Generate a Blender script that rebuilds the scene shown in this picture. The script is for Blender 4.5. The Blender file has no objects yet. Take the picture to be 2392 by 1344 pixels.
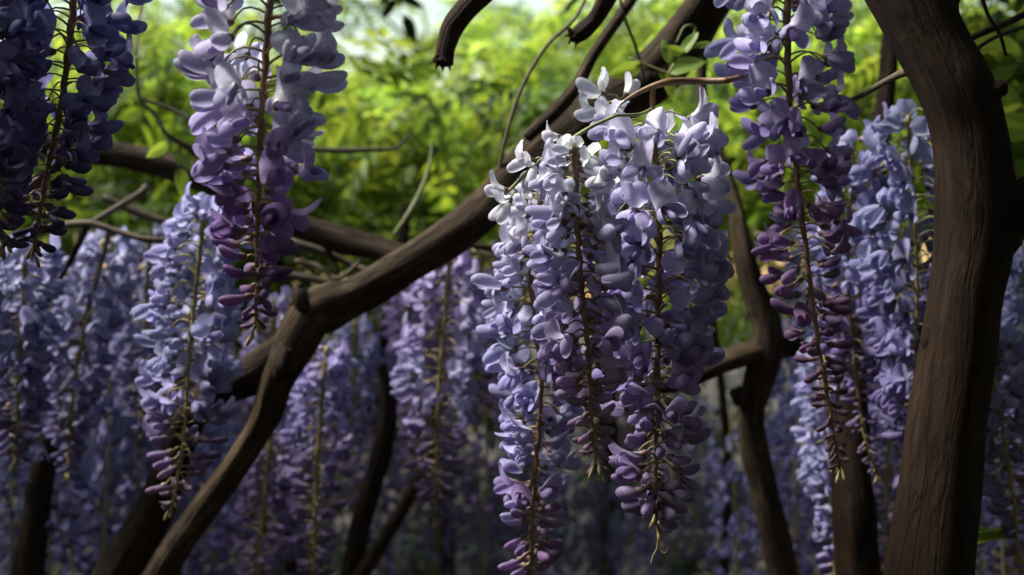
import bpy, math, random
import numpy as np
from mathutils import Vector, Matrix, Quaternion, noise

random.seed(7)
RS = np.random.RandomState(11)
sc = bpy.context.scene
COL = sc.collection
R = math.radians

# ------------------------------------------------------------------ camera, sky, sun, exposure
CAM_Z = 1.6
cam_d = bpy.data.cameras.new('camera')
cam_d.lens = 50.0; cam_d.sensor_width = 36.0
cam_d.clip_start = 0.02; cam_d.clip_end = 400.0
cam_d.dof.use_dof = True
cam_d.dof.focus_distance = 1.15
cam_d.dof.aperture_fstop = 5.6
cam = bpy.data.objects.new('camera', cam_d); COL.objects.link(cam)
cam.location = (0, 0, CAM_Z); cam.rotation_euler = (R(90), 0, 0)
sc.camera = cam

SUN_AZ, SUN_EL = R(-86), R(53)          # azimuth from +Y towards +X
world = bpy.data.worlds.new('World'); sc.world = world; world.use_nodes = True
wnt = world.node_tree
sky = wnt.nodes.new('ShaderNodeTexSky'); sky.sky_type = 'NISHITA'; sky.sun_disc = False
sky.sun_elevation = SUN_EL; sky.sun_rotation = SUN_AZ
sky.air_density = 2.1; sky.dust_density = 0.2
wnt.links.new(sky.outputs[0], wnt.nodes['Background'].inputs[0])
wnt.nodes['Background'].inputs[1].default_value = 0.09
sun_d = bpy.data.lights.new('sun', 'SUN'); sun_d.energy = 5.0; sun_d.angle = R(16); sun_d.color = (1.0, 0.95, 0.86)
sun = bpy.data.objects.new('sun', sun_d); COL.objects.link(sun)
SUN_DIR = Vector((math.sin(SUN_AZ) * math.cos(SUN_EL), math.cos(SUN_AZ) * math.cos(SUN_EL), math.sin(SUN_EL)))
sun.rotation_euler = SUN_DIR.to_track_quat('Z', 'Y').to_euler()
sun.location = (-3, 2, 6)
sc.view_settings.view_transform = 'Standard'; sc.view_settings.look = 'None'
sc.view_settings.gamma = 1.0; sc.view_settings.use_curve_mapping = False
sc.view_settings.exposure = 1.15
sc.render.engine = 'CYCLES'
sc.cycles.use_denoising = True; sc.cycles.adaptive_threshold = 0.02
sc.cycles.max_bounces = 6; sc.cycles.transmission_bounces = 4; sc.cycles.diffuse_bounces = 4
sc.cycles.sample_clamp_indirect = 6.0

K = 0.72 / 2392.0
def P(px, py, d):
    return Vector(((px - 1196) * K * d, d, CAM_Z - (py - 672) * K * d))

# ------------------------------------------------------------------ helpers
def tag(o, label=None, cat=None, group=None, kind=None):
    if label: o['label'] = label
    if cat: o['category'] = cat
    if group: o['group'] = group
    if kind: o['kind'] = kind
    return o

def mk(name, data, parent=None, mat=None, color=None):
    o = bpy.data.objects.new(name, data); COL.objects.link(o)
    if parent is not None: o.parent = parent
    if mat is not None: o.matrix_basis = mat
    if color is not None: o.color = (color[0], color[1], color[2], 1.0)
    return o

def mesh_of(name, V, F, mats, tint=None, midx=None, co=None, smooth=True):
    me = bpy.data.meshes.new(name)
    me.from_pydata([tuple(v) for v in np.asarray(V, float)], [], [tuple(int(i) for i in f) for f in F])
    for m in mats: me.materials.append(m)
    if smooth: me.polygons.foreach_set('use_smooth', [True] * len(me.polygons))
    if midx is not None: me.polygons.foreach_set('material_index', [int(i) for i in midx])
    if tint is not None:
        a = me.attributes.new('tint', 'FLOAT_COLOR', 'POINT')
        t = np.ones((len(V), 4), np.float32); t[:, :3] = tint
        a.data.foreach_set('color', t.ravel())
    if co is not None:
        a = me.attributes.new('barkco', 'FLOAT_VECTOR', 'POINT')
        a.data.foreach_set('vector', np.asarray(co, np.float32).ravel())
    me.update()
    return me

class Buf:
    """collects geometry pieces into one mesh"""
    def __init__(s): s.V = []; s.F = []; s.T = []; s.M = []; s.n = 0
    def add(s, V, F, T=None, m=0):
        V = np.asarray(V, float)
        s.V.append(V); s.F += [tuple(i + s.n for i in f) for f in F]
        s.T.append(np.ones((len(V), 3)) if T is None else np.asarray(T, float)); s.M += [m] * len(F); s.n += len(V)
    def arrays(s): return np.concatenate(s.V), s.F, np.concatenate(s.T), s.M
    def mesh(s, name, mats):
        V, F, T, M = s.arrays(); return mesh_of(name, V, F, mats, T, M)

def catmull(pts, n):
    """centripetal spline through pts (tuples of any dimension), n samples per span"""
    p = [np.array(q, float) for q in pts]
    p = [2 * p[0] - p[1]] + p + [2 * p[-1] - p[-2]]
    out = []
    for i in range(1, len(p) - 2):
        a, b, c, d = p[i - 1:i + 3]; t0 = 0.0
        t1 = t0 + max(np.linalg.norm((b - a)[:3]), 1e-9) ** 0.5; t2 = t1 + max(np.linalg.norm((c - b)[:3]), 1e-9) ** 0.5; t3 = t2 + max(np.linalg.norm((d - c)[:3]), 1e-9) ** 0.5
        for k in range(n):
            t = t1 + (t2 - t1) * k / n
            A1 = (t1 - t) / (t1 - t0) * a + (t - t0) / (t1 - t0) * b; A2 = (t2 - t) / (t2 - t1) * b + (t - t1) / (t2 - t1) * c; A3 = (t3 - t) / (t3 - t2) * c + (t - t2) / (t3 - t2) * d
            B1 = (t2 - t) / (t2 - t0) * A1 + (t - t0) / (t2 - t0) * A2; B2 = (t3 - t) / (t3 - t1) * A2 + (t - t1) / (t3 - t1) * A3
            out.append((t2 - t) / (t2 - t1) * B1 + (t - t1) / (t2 - t1) * B2)
    out.append(p[-2]); return np.array(out)

def tube_arrays(pr, sides=8, rough=0.0, fscale=30.0, seed=0.0, closed=True, lump=0.0, flute=0.0):
    """pr: N x 4 (x, y, z, radius)"""
    pr = np.asarray(pr, float); N = len(pr); C = pr[:, :3]; rad = pr[:, 3]
    tang = np.gradient(C, axis=0); tang /= np.linalg.norm(tang, axis=1)[:, None] + 1e-12
    t0 = Vector(tang[0]); up = Vector((0, 1, 0)) if abs(t0.y) < 0.9 else Vector((1, 0, 0))
    u = (up - t0 * up.dot(t0)).normalized()
    V = []; CO = []; s = 0.0
    for i in range(N):
        t = Vector(tang[i])
        u = (u - t * u.dot(t)).normalized(); v = t.cross(u)
        if i: s += np.linalg.norm(C[i] - C[i - 1])
        for k in range(sides):
            a = 2 * math.pi * k / sides
            ca, sa = math.cos(a), math.sin(a); r = rad[i]; co = (ca * r, sa * r, s)
            if rough:
                r *= 1 + rough * noise.noise((co[0] * fscale + seed, co[1] * fscale, s * fscale * 0.35)) \
                       + lump * noise.noise((ca * 0.8 + seed * 3, sa * 0.8, s * 9.0)) \
                       + flute * (math.sin(3 * a + s * 7 + seed) + 0.6 * math.sin(5 * a - s * 5 + seed * 2))
            V.append(C[i] + r * (ca * np.array(u) + sa * np.array(v))); CO.append((co[0], co[1], s + seed))
    F = []
    for i in range(N - 1):
        for k in range(sides):
            k2 = (k + 1) % sides
            F.append((i * sides + k, i * sides + k2, (i + 1) * sides + k2, (i + 1) * sides + k))
    if closed:
        V.append(C[0] - tang[0] * rad[0] * 0.3); CO.append((0, 0, seed)); b = len(V) - 1
        V.append(C[-1] + tang[-1] * rad[-1] * 0.5); CO.append((0, 0, s + seed)); e = len(V) - 1
        for k in range(sides):
            k2 = (k + 1) % sides
            F.append((b, k2, k)); F.append((e, (N - 1) * sides + k, (N - 1) * sides + k2))
    return np.array(V), F, np.array(CO)

# ------------------------------------------------------------------ materials
def new_mat(name):
    m = bpy.data.materials.new(name); m.use_nodes = True
    nt = m.node_tree; nt.nodes.clear()
    return m, nt, nt.nodes.new('ShaderNodeOutputMaterial')

def N(nt, kind, **kw):
    n = nt.nodes.new(kind)
    for k, v in kw.items():
        if k.startswith('in_'):
            key = k[3:]; n.inputs[int(key) if key.isdigit() else key].default_value = v
        else: setattr(n, k, v)
    return n

def ramp(nt, fac, stops):
    r = nt.nodes.new('ShaderNodeValToRGB'); e = r.color_ramp.elements
    while len(e) > 1: e.remove(e[-1])
    e[0].position = stops[0][0]; e[0].color = (*stops[0][1], 1)
    for p, c in stops[1:]:
        x = e.new(p); x.color = (*c, 1)
    nt.links.new(fac, r.inputs[0]); return r

def petal_material():
    m, nt, out = new_mat('petal')
    L = nt.links.new
    oi = N(nt, 'ShaderNodeObjectInfo'); at = N(nt, 'ShaderNodeAttribute', attribute_name='tint')
    mul = N(nt, 'ShaderNodeMix', data_type='RGBA', blend_type='MULTIPLY', in_Factor=1.0)
    L(oi.outputs['Color'], mul.inputs[6]); L(at.outputs['Color'], mul.inputs[7])
    tc = N(nt, 'ShaderNodeTexCoord')
    mp = N(nt, 'ShaderNodeMapping'); mp.inputs['Scale'].default_value = (60, 420, 420)
    L(tc.outputs['Object'], mp.inputs[0])
    nz = N(nt, 'ShaderNodeTexNoise', in_Scale=1.0, in_Detail=3.0); L(mp.outputs[0], nz.inputs['Vector'])
    n2 = N(nt, 'ShaderNodeTexNoise', in_Scale=90.0, in_Detail=2.0); L(tc.outputs['Object'], n2.inputs['Vector'])
    r2 = ramp(nt, n2.outputs[0], [(0.3, (0.86, 0.84, 0.92)), (0.7, (1.1, 1.1, 1.06))])
    mu2 = N(nt, 'ShaderNodeMix', data_type='RGBA', blend_type='MULTIPLY', in_Factor=1.0)
    L(mul.outputs[2], mu2.inputs[6]); L(r2.outputs[0], mu2.inputs[7])
    r3 = ramp(nt, nz.outputs[0], [(0.32, (0.84, 0.82, 0.90)), (0.55, (1.0, 1.0, 1.0)), (0.72, (1.10, 1.10, 1.06))])
    mu3 = N(nt, 'ShaderNodeMix', data_type='RGBA', blend_type='MULTIPLY', in_Factor=1.0)
    L(mu2.outputs[2], mu3.inputs[6]); L(r3.outputs[0], mu3.inputs[7]); mu2 = mu3
    bp = N(nt, 'ShaderNodeBump', in_Strength=0.4, in_Distance=0.0006); L(nz.outputs[0], bp.inputs['Height'])
    pb = N(nt, 'ShaderNodeBsdfPrincipled', in_Roughness=0.6)
    pb.inputs['Specular IOR Level'].default_value = 0.25
    pb.inputs['Sheen Weight'].default_value = 0.15; pb.inputs['Sheen Roughness'].default_value = 0.4
    L(mu2.outputs[2], pb.inputs['Base Color']); L(bp.outputs[0], pb.inputs['Normal'])
    tr = N(nt, 'ShaderNodeBsdfTranslucent'); L(mu2.outputs[2], tr.inputs[0]); L(bp.outputs[0], tr.inputs['Normal'])
    mx = N(nt, 'ShaderNodeMixShader', in_0=0.5); L(pb.outputs[0], mx.inputs[1]); L(tr.outputs[0], mx.inputs[2])
    L(mx.outputs[0], out.inputs[0]); return m

def leaf_material(name, col, trans=0.5, transcol=None):
    m, nt, out = new_mat(name); L = nt.links.new
    at = N(nt, 'ShaderNodeAttribute', attribute_name='tint')
    mul = N(nt, 'ShaderNodeMix', data_type='RGBA', blend_type='MULTIPLY', in_Factor=1.0)
    mul.inputs[6].default_value = (*col, 1); L(at.outputs['Color'], mul.inputs[7])
    mt = N(nt, 'ShaderNodeMix', data_type='RGBA', blend_type='MULTIPLY', in_Factor=1.0)
    mt.inputs[6].default_value = (*(transcol or col), 1); L(at.outputs['Color'], mt.inputs[7])
    pb = N(nt, 'ShaderNodeBsdfPrincipled', in_Roughness=0.5); pb.inputs['Specular IOR Level'].default_value = 0.3
    L(mul.outputs[2], pb.inputs['Base Color'])
    tr = N(nt, 'ShaderNodeBsdfTranslucent'); L(mt.outputs[2], tr.inputs[0])
    mx = N(nt, 'ShaderNodeMixShader', in_0=trans); L(pb.outputs[0], mx.inputs[1]); L(tr.outputs[0], mx.inputs[2])
    L(mx.outputs[0], out.inputs[0]); return m

def bark_material(name, c0, c1, c2, bump=0.8):
    m, nt, out = new_mat(name); L = nt.links.new
    at = N(nt, 'ShaderNodeAttribute', attribute_name='barkco')
    mp = N(nt, 'ShaderNodeMapping'); mp.inputs['Scale'].default_value = (1, 1, 0.16); L(at.outputs['Vector'], mp.inputs[0])
    n1 = N(nt, 'ShaderNodeTexNoise', in_Scale=130.0, in_Detail=6.0, in_Roughness=0.65); L(mp.outputs[0], n1.inputs['Vector'])
    n2 = N(nt, 'ShaderNodeTexNoise', in_Scale=14.0, in_Detail=4.0); L(at.outputs['Vector'], n2.inputs['Vector'])
    vo = N(nt, 'ShaderNodeTexVoronoi', feature='DISTANCE_TO_EDGE', in_Scale=70.0); 
    mp2 = N(nt, 'ShaderNodeMapping'); mp2.inputs['Scale'].default_value = (1, 1, 0.09); L(at.outputs['Vector'], mp2.inputs[0])
    wv = N(nt, 'ShaderNodeVectorMath', operation='ADD')
    nd = N(nt, 'ShaderNodeVectorMath', operation='SCALE'); nd.inputs['Scale'].default_value = 0.012
    L(n1.outputs[1], nd.inputs[0]); L(mp2.outputs[0], wv.inputs[0]); L(nd.outputs[0], wv.inputs[1]); L(wv.outputs[0], vo.inputs['Vector'])
    r1 = ramp(nt, n1.outputs[0], [(0.25, c0), (0.55, c1), (0.8, c2)])
    r2 = ramp(nt, n2.outputs[0], [(0.3, (0.62, 0.62, 0.62)), (0.7, (1.15, 1.12, 1.08))])
    mu = N(nt, 'ShaderNodeMix', data_type='RGBA', blend_type='MULTIPLY', in_Factor=1.0)
    L(r1.outputs[0], mu.inputs[6]); L(r2.outputs[0], mu.inputs[7])
    # pale lichen specks with a shape of their own
    sp = N(nt, 'ShaderNodeTexNoise', in_Scale=230.0, in_Detail=2.0); L(at.outputs['Vector'], sp.inputs['Vector'])
    sr = ramp(nt, sp.outputs[0], [(0.74, (0, 0, 0)), (0.80, (0.35, 0.35, 0.35))])
    ml = N(nt, 'ShaderNodeMix', data_type='RGBA'); L(sr.outputs[0], ml.inputs['Factor'])
    L(mu.outputs[2], ml.inputs[6]); ml.inputs[7].default_value = (0.20, 0.18, 0.14, 1)
    # grey-green lichen patches
    n3 = N(nt, 'ShaderNodeTexNoise', in_Scale=32.0, in_Detail=7.0, in_Roughness=0.7); L(at.outputs['Vector'], n3.inputs['Vector'])
    lr = ramp(nt, n3.outputs[0], [(0.56, (0, 0, 0)), (0.70, (0.55, 0.55, 0.55))])
    m3 = N(nt, 'ShaderNodeMix', data_type='RGBA'); L(lr.outputs[0], m3.inputs['Factor']); L(ml.outputs[2], m3.inputs[6])
    m3.inputs[7].default_value = (c2[0] * 0.85, c2[1] * 1.0, c2[2] * 0.95, 1); ml = m3
    cr = ramp(nt, vo.outputs['Distance'], [(0.0, (0, 0, 0)), (0.12, (1, 1, 1))])
    ad = N(nt, 'ShaderNodeMath', operation='MULTIPLY_ADD', in_1=0.5); L(cr.outputs[0], ad.inputs[0]); L(n1.outputs[0], ad.inputs[2])
    bp = N(nt, 'ShaderNodeBump', in_Strength=bump, in_Distance=0.004); L(ad.outputs[0], bp.inputs['Height'])
    pb = N(nt, 'ShaderNodeBsdfPrincipled', in_Roughness=0.8); pb.inputs['Specular IOR Level'].default_value = 0.1
    L(ml.outputs[2], pb.inputs['Base Color']); L(bp.outputs[0], pb.inputs['Normal'])
    L(pb.outputs[0], out.inputs[0]); return m

def plain_material(name, a, b, scale=60.0, rough=0.6, bump=0.2):
    m, nt, out = new_mat(name); L = nt.links.new
    tc = N(nt, 'ShaderNodeTexCoord')
    nz = N(nt, 'ShaderNodeTexNoise', in_Scale=scale, in_Detail=5.0); L(tc.outputs['Object'], nz.inputs['Vector'])
    r = ramp(nt, nz.outputs[0], [(0.3, a), (0.7, b)])
    bp = N(nt, 'ShaderNodeBump', in_Strength=bump, in_Distance=0.002); L(nz.outputs[0], bp.inputs['Height'])
    pb = N(nt, 'ShaderNodeBsdfPrincipled', in_Roughness=rough); L(r.outputs[0], pb.inputs['Base Color']); L(bp.outputs[0], pb.inputs['Normal'])
    L(pb.outputs[0], out.inputs[0]); return m

M_PETAL = petal_material()
M_STEM = plain_material('rachis_brown', (0.11, 0.055, 0.03), (0.20, 0.12, 0.05), 90, 0.5)
M_STEMG = plain_material('rachis_green', (0.16, 0.13, 0.035), (0.26, 0.22, 0.07), 90, 0.5)
M_PED = plain_material('pedicel', (0.16, 0.11, 0.05), (0.28, 0.24, 0.09), 200, 0.5)
M_PEDG = plain_material('pedicel_green', (0.25, 0.27, 0.07), (0.40, 0.40, 0.16), 200, 0.5)
M_CALYX = plain_material('calyx', (0.10, 0.05, 0.07), (0.17, 0.10, 0.09), 300, 0.5)
M_BARK = bark_material('bark', (0.014, 0.009, 0.0055), (0.050, 0.034, 0.021), (0.135, 0.101, 0.068), 1.0)
M_BARKD = bark_material('dark_bark', (0.011, 0.007, 0.005), (0.032, 0.021, 0.014), (0.07, 0.048, 0.031), 1.0)
M_BARKR = bark_material('red_brown_bark', (0.006, 0.0033, 0.002), (0.0165, 0.0092, 0.005), (0.037, 0.021, 0.0118), 0.6)
M_TWIG = plain_material('twig', (0.045, 0.03, 0.018), (0.11, 0.08, 0.045), 120, 0.75)
M_TWIGG = plain_material('green_twig', (0.13, 0.15, 0.04), (0.24, 0.25, 0.08), 120, 0.6)
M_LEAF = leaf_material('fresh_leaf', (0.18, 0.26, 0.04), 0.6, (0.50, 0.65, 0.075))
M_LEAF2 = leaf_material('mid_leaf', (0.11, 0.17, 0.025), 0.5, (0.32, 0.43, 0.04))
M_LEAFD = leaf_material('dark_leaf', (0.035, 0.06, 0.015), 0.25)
M_SOIL = plain_material('soil', (0.018, 0.013, 0.009), (0.05, 0.036, 0.024), 9, 0.95, 0.8)

# ------------------------------------------------------------------ ground
me = bpy.data.meshes.new('ground'); S = 140.0; n = 40
gv = []; gf = []
for i in range(n + 1):
    for j in range(n + 1):
        x = S * ((i / n) * 2 - 1) ** 3; y = S * ((j / n) * 2 - 1) ** 3
        gv.append((x, y, 0.04 * noise.noise((x * 0.6, y * 0.6, 0))))
for i in range(n):
    for j in range(n):
        a = i * (n + 1) + j; gf.append((a, a + n + 1, a + n + 2, a + 1))
me.from_pydata(gv, [], gf); me.materials.append(M_SOIL)
tag(mk('ground', me), 'dark bare soil under the wisteria arbour', kind='structure')

# ------------------------------------------------------------------ woody parts
DS = 1.0
def woody(name, pts, parent, mat, sides=16, n=8, rough=0.12, lump=0.14, seed=0.0, fscale=60.0, flute=0.05):
    """pts: list of (px, py, depth, width_px) or ('w', x, y, z, r) in metres"""
    q = []
    for p in pts:
        if p[0] == 'w': q.append(p[1:])
        else:
            v = P(p[0], p[1], p[2] * DS); q.append((v.x, v.y, v.z, p[3] * 0.5 * K * p[2] * DS))
    pr = catmull(q, n); pr[:, 3] = np.maximum(pr[:, 3], 0.0006)
    V, F, CO = tube_arrays(pr, sides, rough, fscale, seed, True, lump, flute if sides >= 14 else 0)
    o = mk(name, mesh_of(name, V, F, [mat], co=CO), parent)
    return o

def knot(name, px, py, d, wpx, parent, mat, seed=0.0, sx=1.0, sz=1.0):
    """a lump of old wood: an uneven rounded swelling"""
    c = P(px, py, d * DS); r = wpx * 0.5 * K * d * DS
    V = []; CO = []; F = []; na, nb = 14, 9
    for j in range(nb + 1):
        th = math.pi * j / nb
        for i in range(na):
            ph = 2 * math.pi * i / na
            v = Vector((math.sin(th) * math.cos(ph) * sx, math.sin(th) * math.sin(ph), math.cos(th) * sz))
            k = 1 + 0.35 * noise.noise(v * 1.8 + Vector((seed, 0, 0))) + 0.12 * noise.noise(v * 6 + Vector((seed, 3, 0)))
            V.append(c + v * r * k); CO.append(v * r + Vector((seed, 0, 0)))
    for j in range(nb):
        for i in range(na):
            i2 = (i + 1) % na; F.append((j * na + i, (j + 1) * na + i, (j + 1) * na + i2, j * na + i2))
    return mk(name, mesh_of(name, V, F, [mat], co=CO), parent)

def tree_root(name, label, cat, group=None):
    return tag(mk(name, None), label, cat, group)

GT = 'wisteria trunks of the arbour'
# main forked tree, middle of the picture
tA = tree_root('wisteria_tree', 'forked wisteria tree whose long bare limb climbs diagonally through the middle', 'tree', GT)
woody('trunk', [('w', -0.66, 1.72, -0.1, 0.036), ('w', -0.62, 1.70, 0.6, 0.028), (300, 1480, 1.66, 84), (370, 1344, 1.65, 70), (520, 1130, 1.64, 64), (612, 985, 1.62, 68), (650, 880, 1.6, 84), (695, 795, 1.6, 108), (735, 730, 1.6, 106), (800, 698, 1.6, 88)], tA, M_BARK, 20, 10, seed=1.0)
woody('limb', [(690, 790, 1.6, 60), (715, 745, 1.6, 96), (760, 718, 1.6, 106), (815, 694, 1.6, 94), (900, 648, 1.6, 88), (1000, 588, 1.6, 88), (1100, 515, 1.61, 92), (1180, 445, 1.62, 100), (1250, 374, 1.63, 108), (1330, 307, 1.65, 114), (1420, 250, 1.66, 118), (1500, 204, 1.68, 116), (1580, 120, 1.7, 112), (1650, 20, 1.72, 108), (1720, -120, 1.75, 105), (1850, -330, 1.8, 100)], tA, M_BARK, 22, 10, seed=5.0, lump=0.16)
woody('limb', [(690, 800, 1.6, 84), (640, 840, 1.61, 92), (580, 875, 1.63, 88), (520, 905, 1.65, 80), (460, 950, 1.68, 76), (410, 1060, 1.7, 78), (365, 1180, 1.7, 86), (300, 1290, 1.7, 98), (250, 1400, 1.7, 105), ('w', -0.72, 1.72, 0.6, 0.03), ('w', -0.76, 1.74, -0.1, 0.04)], tA, M_BARKD, 18, 10, seed=9.0)
woody('branch', [(1230, 322, 1.58, 26), (1290, 268, 1.57, 34), (1345, 205, 1.57, 32), (1385, 130, 1.58, 28), (1440, 50, 1.6, 25), (1500, -40, 1.62, 24), (1580, -200, 1.65, 22)], tA, M_BARK, 12, 8, seed=13.0)
knot('knot', 706, 704, 1.6, 60, tA, M_BARK, 2.0, 1.0, 1.0); knot('knot', 668, 845, 1.585, 84, tA, M_BARKD, 6.0, 0.8, 1.2)
woody('broken_stub', [(715, 720, 1.59, 60), (700, 690, 1.585, 44), (698, 672, 1.585, 26), (706, 666, 1.585, 12)], tA, M_BARKD, 14, 6, rough=0.3, lump=0.3, seed=4.0)
knot('knot', 1510, 190, 1.64, 70, tA, M_BARKD, 8.0, 1.2, 0.8)
woody('bark_ridge', [(1490, 175, 1.63, 16), (1540, 135, 1.64, 40), (1600, 60, 1.66, 44), (1660, -30, 1.68, 40)], tA, M_BARKD, 10, 8, rough=0.3, lump=0.4, seed=3.0)
for k, pts in enumerate([
    [(1160, 470, 1.62, 9), (1175, 350, 1.6, 8), (1215, 215, 1.6, 9), (1275, 110, 1.6, 9), (1345, 40, 1.62, 8), (1390, -60, 1.64, 8)],
    [(1505, 190, 1.6, 10), (1485, 110, 1.6, 8), (1455, 30, 1.6, 7), (1440, -60, 1.6, 7)],
    [(1560, 180, 1.62, 8), (1600, 120, 1.6, 7), (1625, 65, 1.58, 6), (1600, 62, 1.57, 5), (1580, 100, 1.57, 4)]]):
    woody('twig', pts, tA, M_TWIGG if k == 2 else M_TWIG, 7, 8, seed=k, lump=0.1)

# left limb tree
tB = tree_root('wisteria_tree', 'slim wisteria tree with a bare limb sloping in from the left behind the blossom', 'tree', GT)
woody('trunk', [('w', -1.35, 2.15, -0.1, 0.06), ('w', -1.32, 2.1, 0.7, 0.05), ('w', -1.28, 2.05, 1.4, 0.042), ('w', -1.05, 2.0, 1.78, 0.036), (-120, 300, 1.95, 60)], tB, M_BARKD, 14, 8, seed=21.0)
woody('limb', [(-160, 310, 1.95, 62), (60, 330, 1.95, 62), (200, 350, 1.95, 60), (330, 372, 1.94, 58), (480, 418, 1.93, 60), (600, 480, 1.92, 58), (700, 530, 1.92, 58), (800, 562, 1.92, 60), (900, 585, 1.9, 58), (990, 620, 1.86, 50)], tB, M_BARK, 18, 8, seed=23.0)
for k, (pts, mt) in enumerate([
    ([(318, 130, 1.8, 8), (326, 230, 1.8, 9), (365, 270, 1.8, 9), (385, 310, 1.8, 10), (440, 345, 1.84, 18), (500, 385, 1.9, 22)], M_TWIG),
    ([(330, 232, 1.8, 8), (400, 255, 1.8, 8), (470, 300, 1.8, 8), (540, 370, 1.84, 8)], M_TWIG),
    ([(318, 130, 1.8, 8), (330, 20, 1.85, 7), (370, -100, 1.9, 7)], M_TWIG),
    ([(60, 545, 1.8, 14), (200, 522, 1.8, 18), (270, 540, 1.8, 15), (360, 562, 1.8, 14), (480, 545, 1.85, 10), (600, 552, 1.9, 9)], M_TWIG),
    ([(205, 525, 1.8, 18), (180, 580, 1.8, 16), (140, 650, 1.82, 14), (100, 720, 1.84, 15), (30, 790, 1.86, 20), (-40, 830, 1.9, 22)], M_BARKD),
    ([(255, 540, 1.8, 12), (240, 610, 1.8, 9), (215, 690, 1.82, 8), (190, 760, 1.84, 7)], M_TWIG),
    ([(215, 520, 1.8, 14), (265, 490, 1.84, 16), (330, 450, 1.9, 18), (345, 430, 1.94, 16)], M_TWIG),
    ([(240, 460, 2.0, 16), (330, 500, 2.0, 22), (400, 520, 2.0, 16), (480, 530, 2.0, 10)], M_TWIG),
    ([(680, 565, 1.95, 20), (760, 590, 1.95, 18), (850, 630, 1.95, 15), (960, 640, 1.9, 10)], M_TWIG),
    ([(640, 640, 1.9, 20), (720, 650, 1.9, 18), (790, 668, 1.9, 16), (830, 690, 1.9, 12)], M_TWIG),
    ([(760, 575, 1.94, 14), (785, 620, 1.94, 12), (790, 665, 1.9, 9)], M_BARKD),
    ([(690, 610, 1.95, 14), (740, 620, 1.94, 12), (790, 650, 1.9, 10), (840, 610, 1.9, 7), (850, 590, 1.92, 6)], M_TWIG),
    ([(690, 345, 2.0, 8), (780, 352, 2.0, 14), (870, 350, 2.0, 12), (925, 345, 2.0, 8), (960, 310, 2.0, 5)], M_TWIG),
    ([(920, 550, 1.95, 10), (960, 490, 1.95, 12), (1000, 400, 2.0, 9), (1010, 330, 2.05, 6)], M_TWIGG),
    ([(1020, 570, 1.85, 14), (1090, 572, 1.85, 16), (1160, 582, 1.85, 16), (1260, 600, 1.85, 12)], M_BARKD)]):
    woody('twig', pts, tB, mt, 8, 6, seed=k * 2.0, lump=0.12)

# big trunk at the right
DS = 0.84
tC = tree_root('wisteria_tree', 'thick dark wisteria trunk bending through the right of the picture', 'tree', GT)
woody('trunk', [('w', 0.29, 1.12, -0.1, 0.05), ('w', 0.30, 1.10, 0.6, 0.040), (2150, 1560, 1.3, 205), (2168, 1344, 1.3, 202), (2190, 1180, 1.3, 188), (2212, 1000, 1.3, 176), (2240, 830, 1.3, 170), (2256, 700, 1.3, 166), (2276, 600, 1.3, 176), (2284, 500, 1.3, 182), (2276, 400, 1.3, 168), (2262, 310, 1.3, 160), (2232, 210, 1.3, 166), (2178, 110, 1.31, 170), (2120, 0, 1.32, 172), (2040, -140, 1.34, 168), (1950, -300, 1.38, 160)], tC, M_BARKR, 32, 14, rough=0.05, lump=0.10, seed=31.0, fscale=40)
woody('limb', [(2290, 520, 1.3, 120), (2340, 505, 1.3, 132), (2400, 480, 1.3, 128), (2480, 430, 1.32, 120), (2600, 300, 1.36, 110), (2700, 60, 1.4, 100), (2750, -300, 1.5, 90)], tC, M_BARKD, 20, 10, rough=0.06, seed=33.0)
woody('broken_stub', [(2290, 225, 1.29, 60), (2318, 212, 1.29, 46), (2338, 205, 1.29, 34), (2344, 222, 1.29, 16)], tC, M_BARKD, 14, 8, rough=0.35, lump=0.4, seed=12.0)
knot('knot', 2180, 790, 1.30, 64, tC, M_BARKR, 15.0, 0.9, 1.3)
knot('knot', 2346, 545, 1.295, 96, tC, M_BARKD, 17.0, 0.9, 1.1)
woody('twig', [(2150, 155, 1.3, 26), (2110, 170, 1.34, 20), (2060, 195, 1.42, 15), (2010, 225, 1.52, 13), (1955, 246, 1.6, 11), (1900, 262, 1.66, 8)], tC, M_TWIG, 8, 8, seed=2.0)
for k, pts in enumerate([[(2230, 110, 1.45, 18), (2300, 75, 1.5, 16), (2360, 50, 1.55, 16), (2440, 10, 1.6, 16)],
                         [(2290, -20, 1.5, 10), (2310, 40, 1.5, 9), (2335, 80, 1.5, 9), (2350, 130, 1.5, 7)],
                         [(2260, 130, 1.5, 10), (2320, 90, 1.6, 9), (2400, 60, 1.7, 8)],
                         [(2236, -30, 1.36, 34), (2226, 10, 1.36, 30), (2236, 50, 1.36, 18)]]):
    woody('twig', pts, tC, M_BARKD, 8, 6, seed=k * 3.0)

DS = 1.0
# fork right of the middle cluster
tD = tree_root('wisteria_tree', 'slender forked wisteria stem right behind the bright middle blossoms', 'tree', GT)
woody('trunk', [('w', 0.52, 1.95, -0.1, 0.034), ('w', 0.47, 1.93, 0.7, 0.024), (1870, 1480, 1.9, 72), (1830, 1344, 1.9, 70), (1795, 1200, 1.9, 66), (1768, 1080, 1.9, 64), (1752, 960, 1.9, 66), (1772, 890, 1.9, 74), (1790, 820, 1.9, 80), (1790, 760, 1.9, 70), (1762, 680, 1.9, 58), (1740, 600, 1.9, 48), (1722, 500, 1.92, 40), (1690, 390, 1.95, 32), (1640, 230, 2.0, 26), (1660, -60, 2.05, 24)], tD, M_BARK, 18, 10, seed=41.0)
woody('limb', [(1800, 820, 1.9, 50), (1745, 828, 1.89, 58), (1690, 846, 1.88, 54), (1640, 870, 1.87, 50), (1560, 900, 1.87, 46), (1450, 880, 1.88, 40), (1380, 820, 1.9, 30)], tD, M_BARK, 14, 8, seed=43.0)
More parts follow.
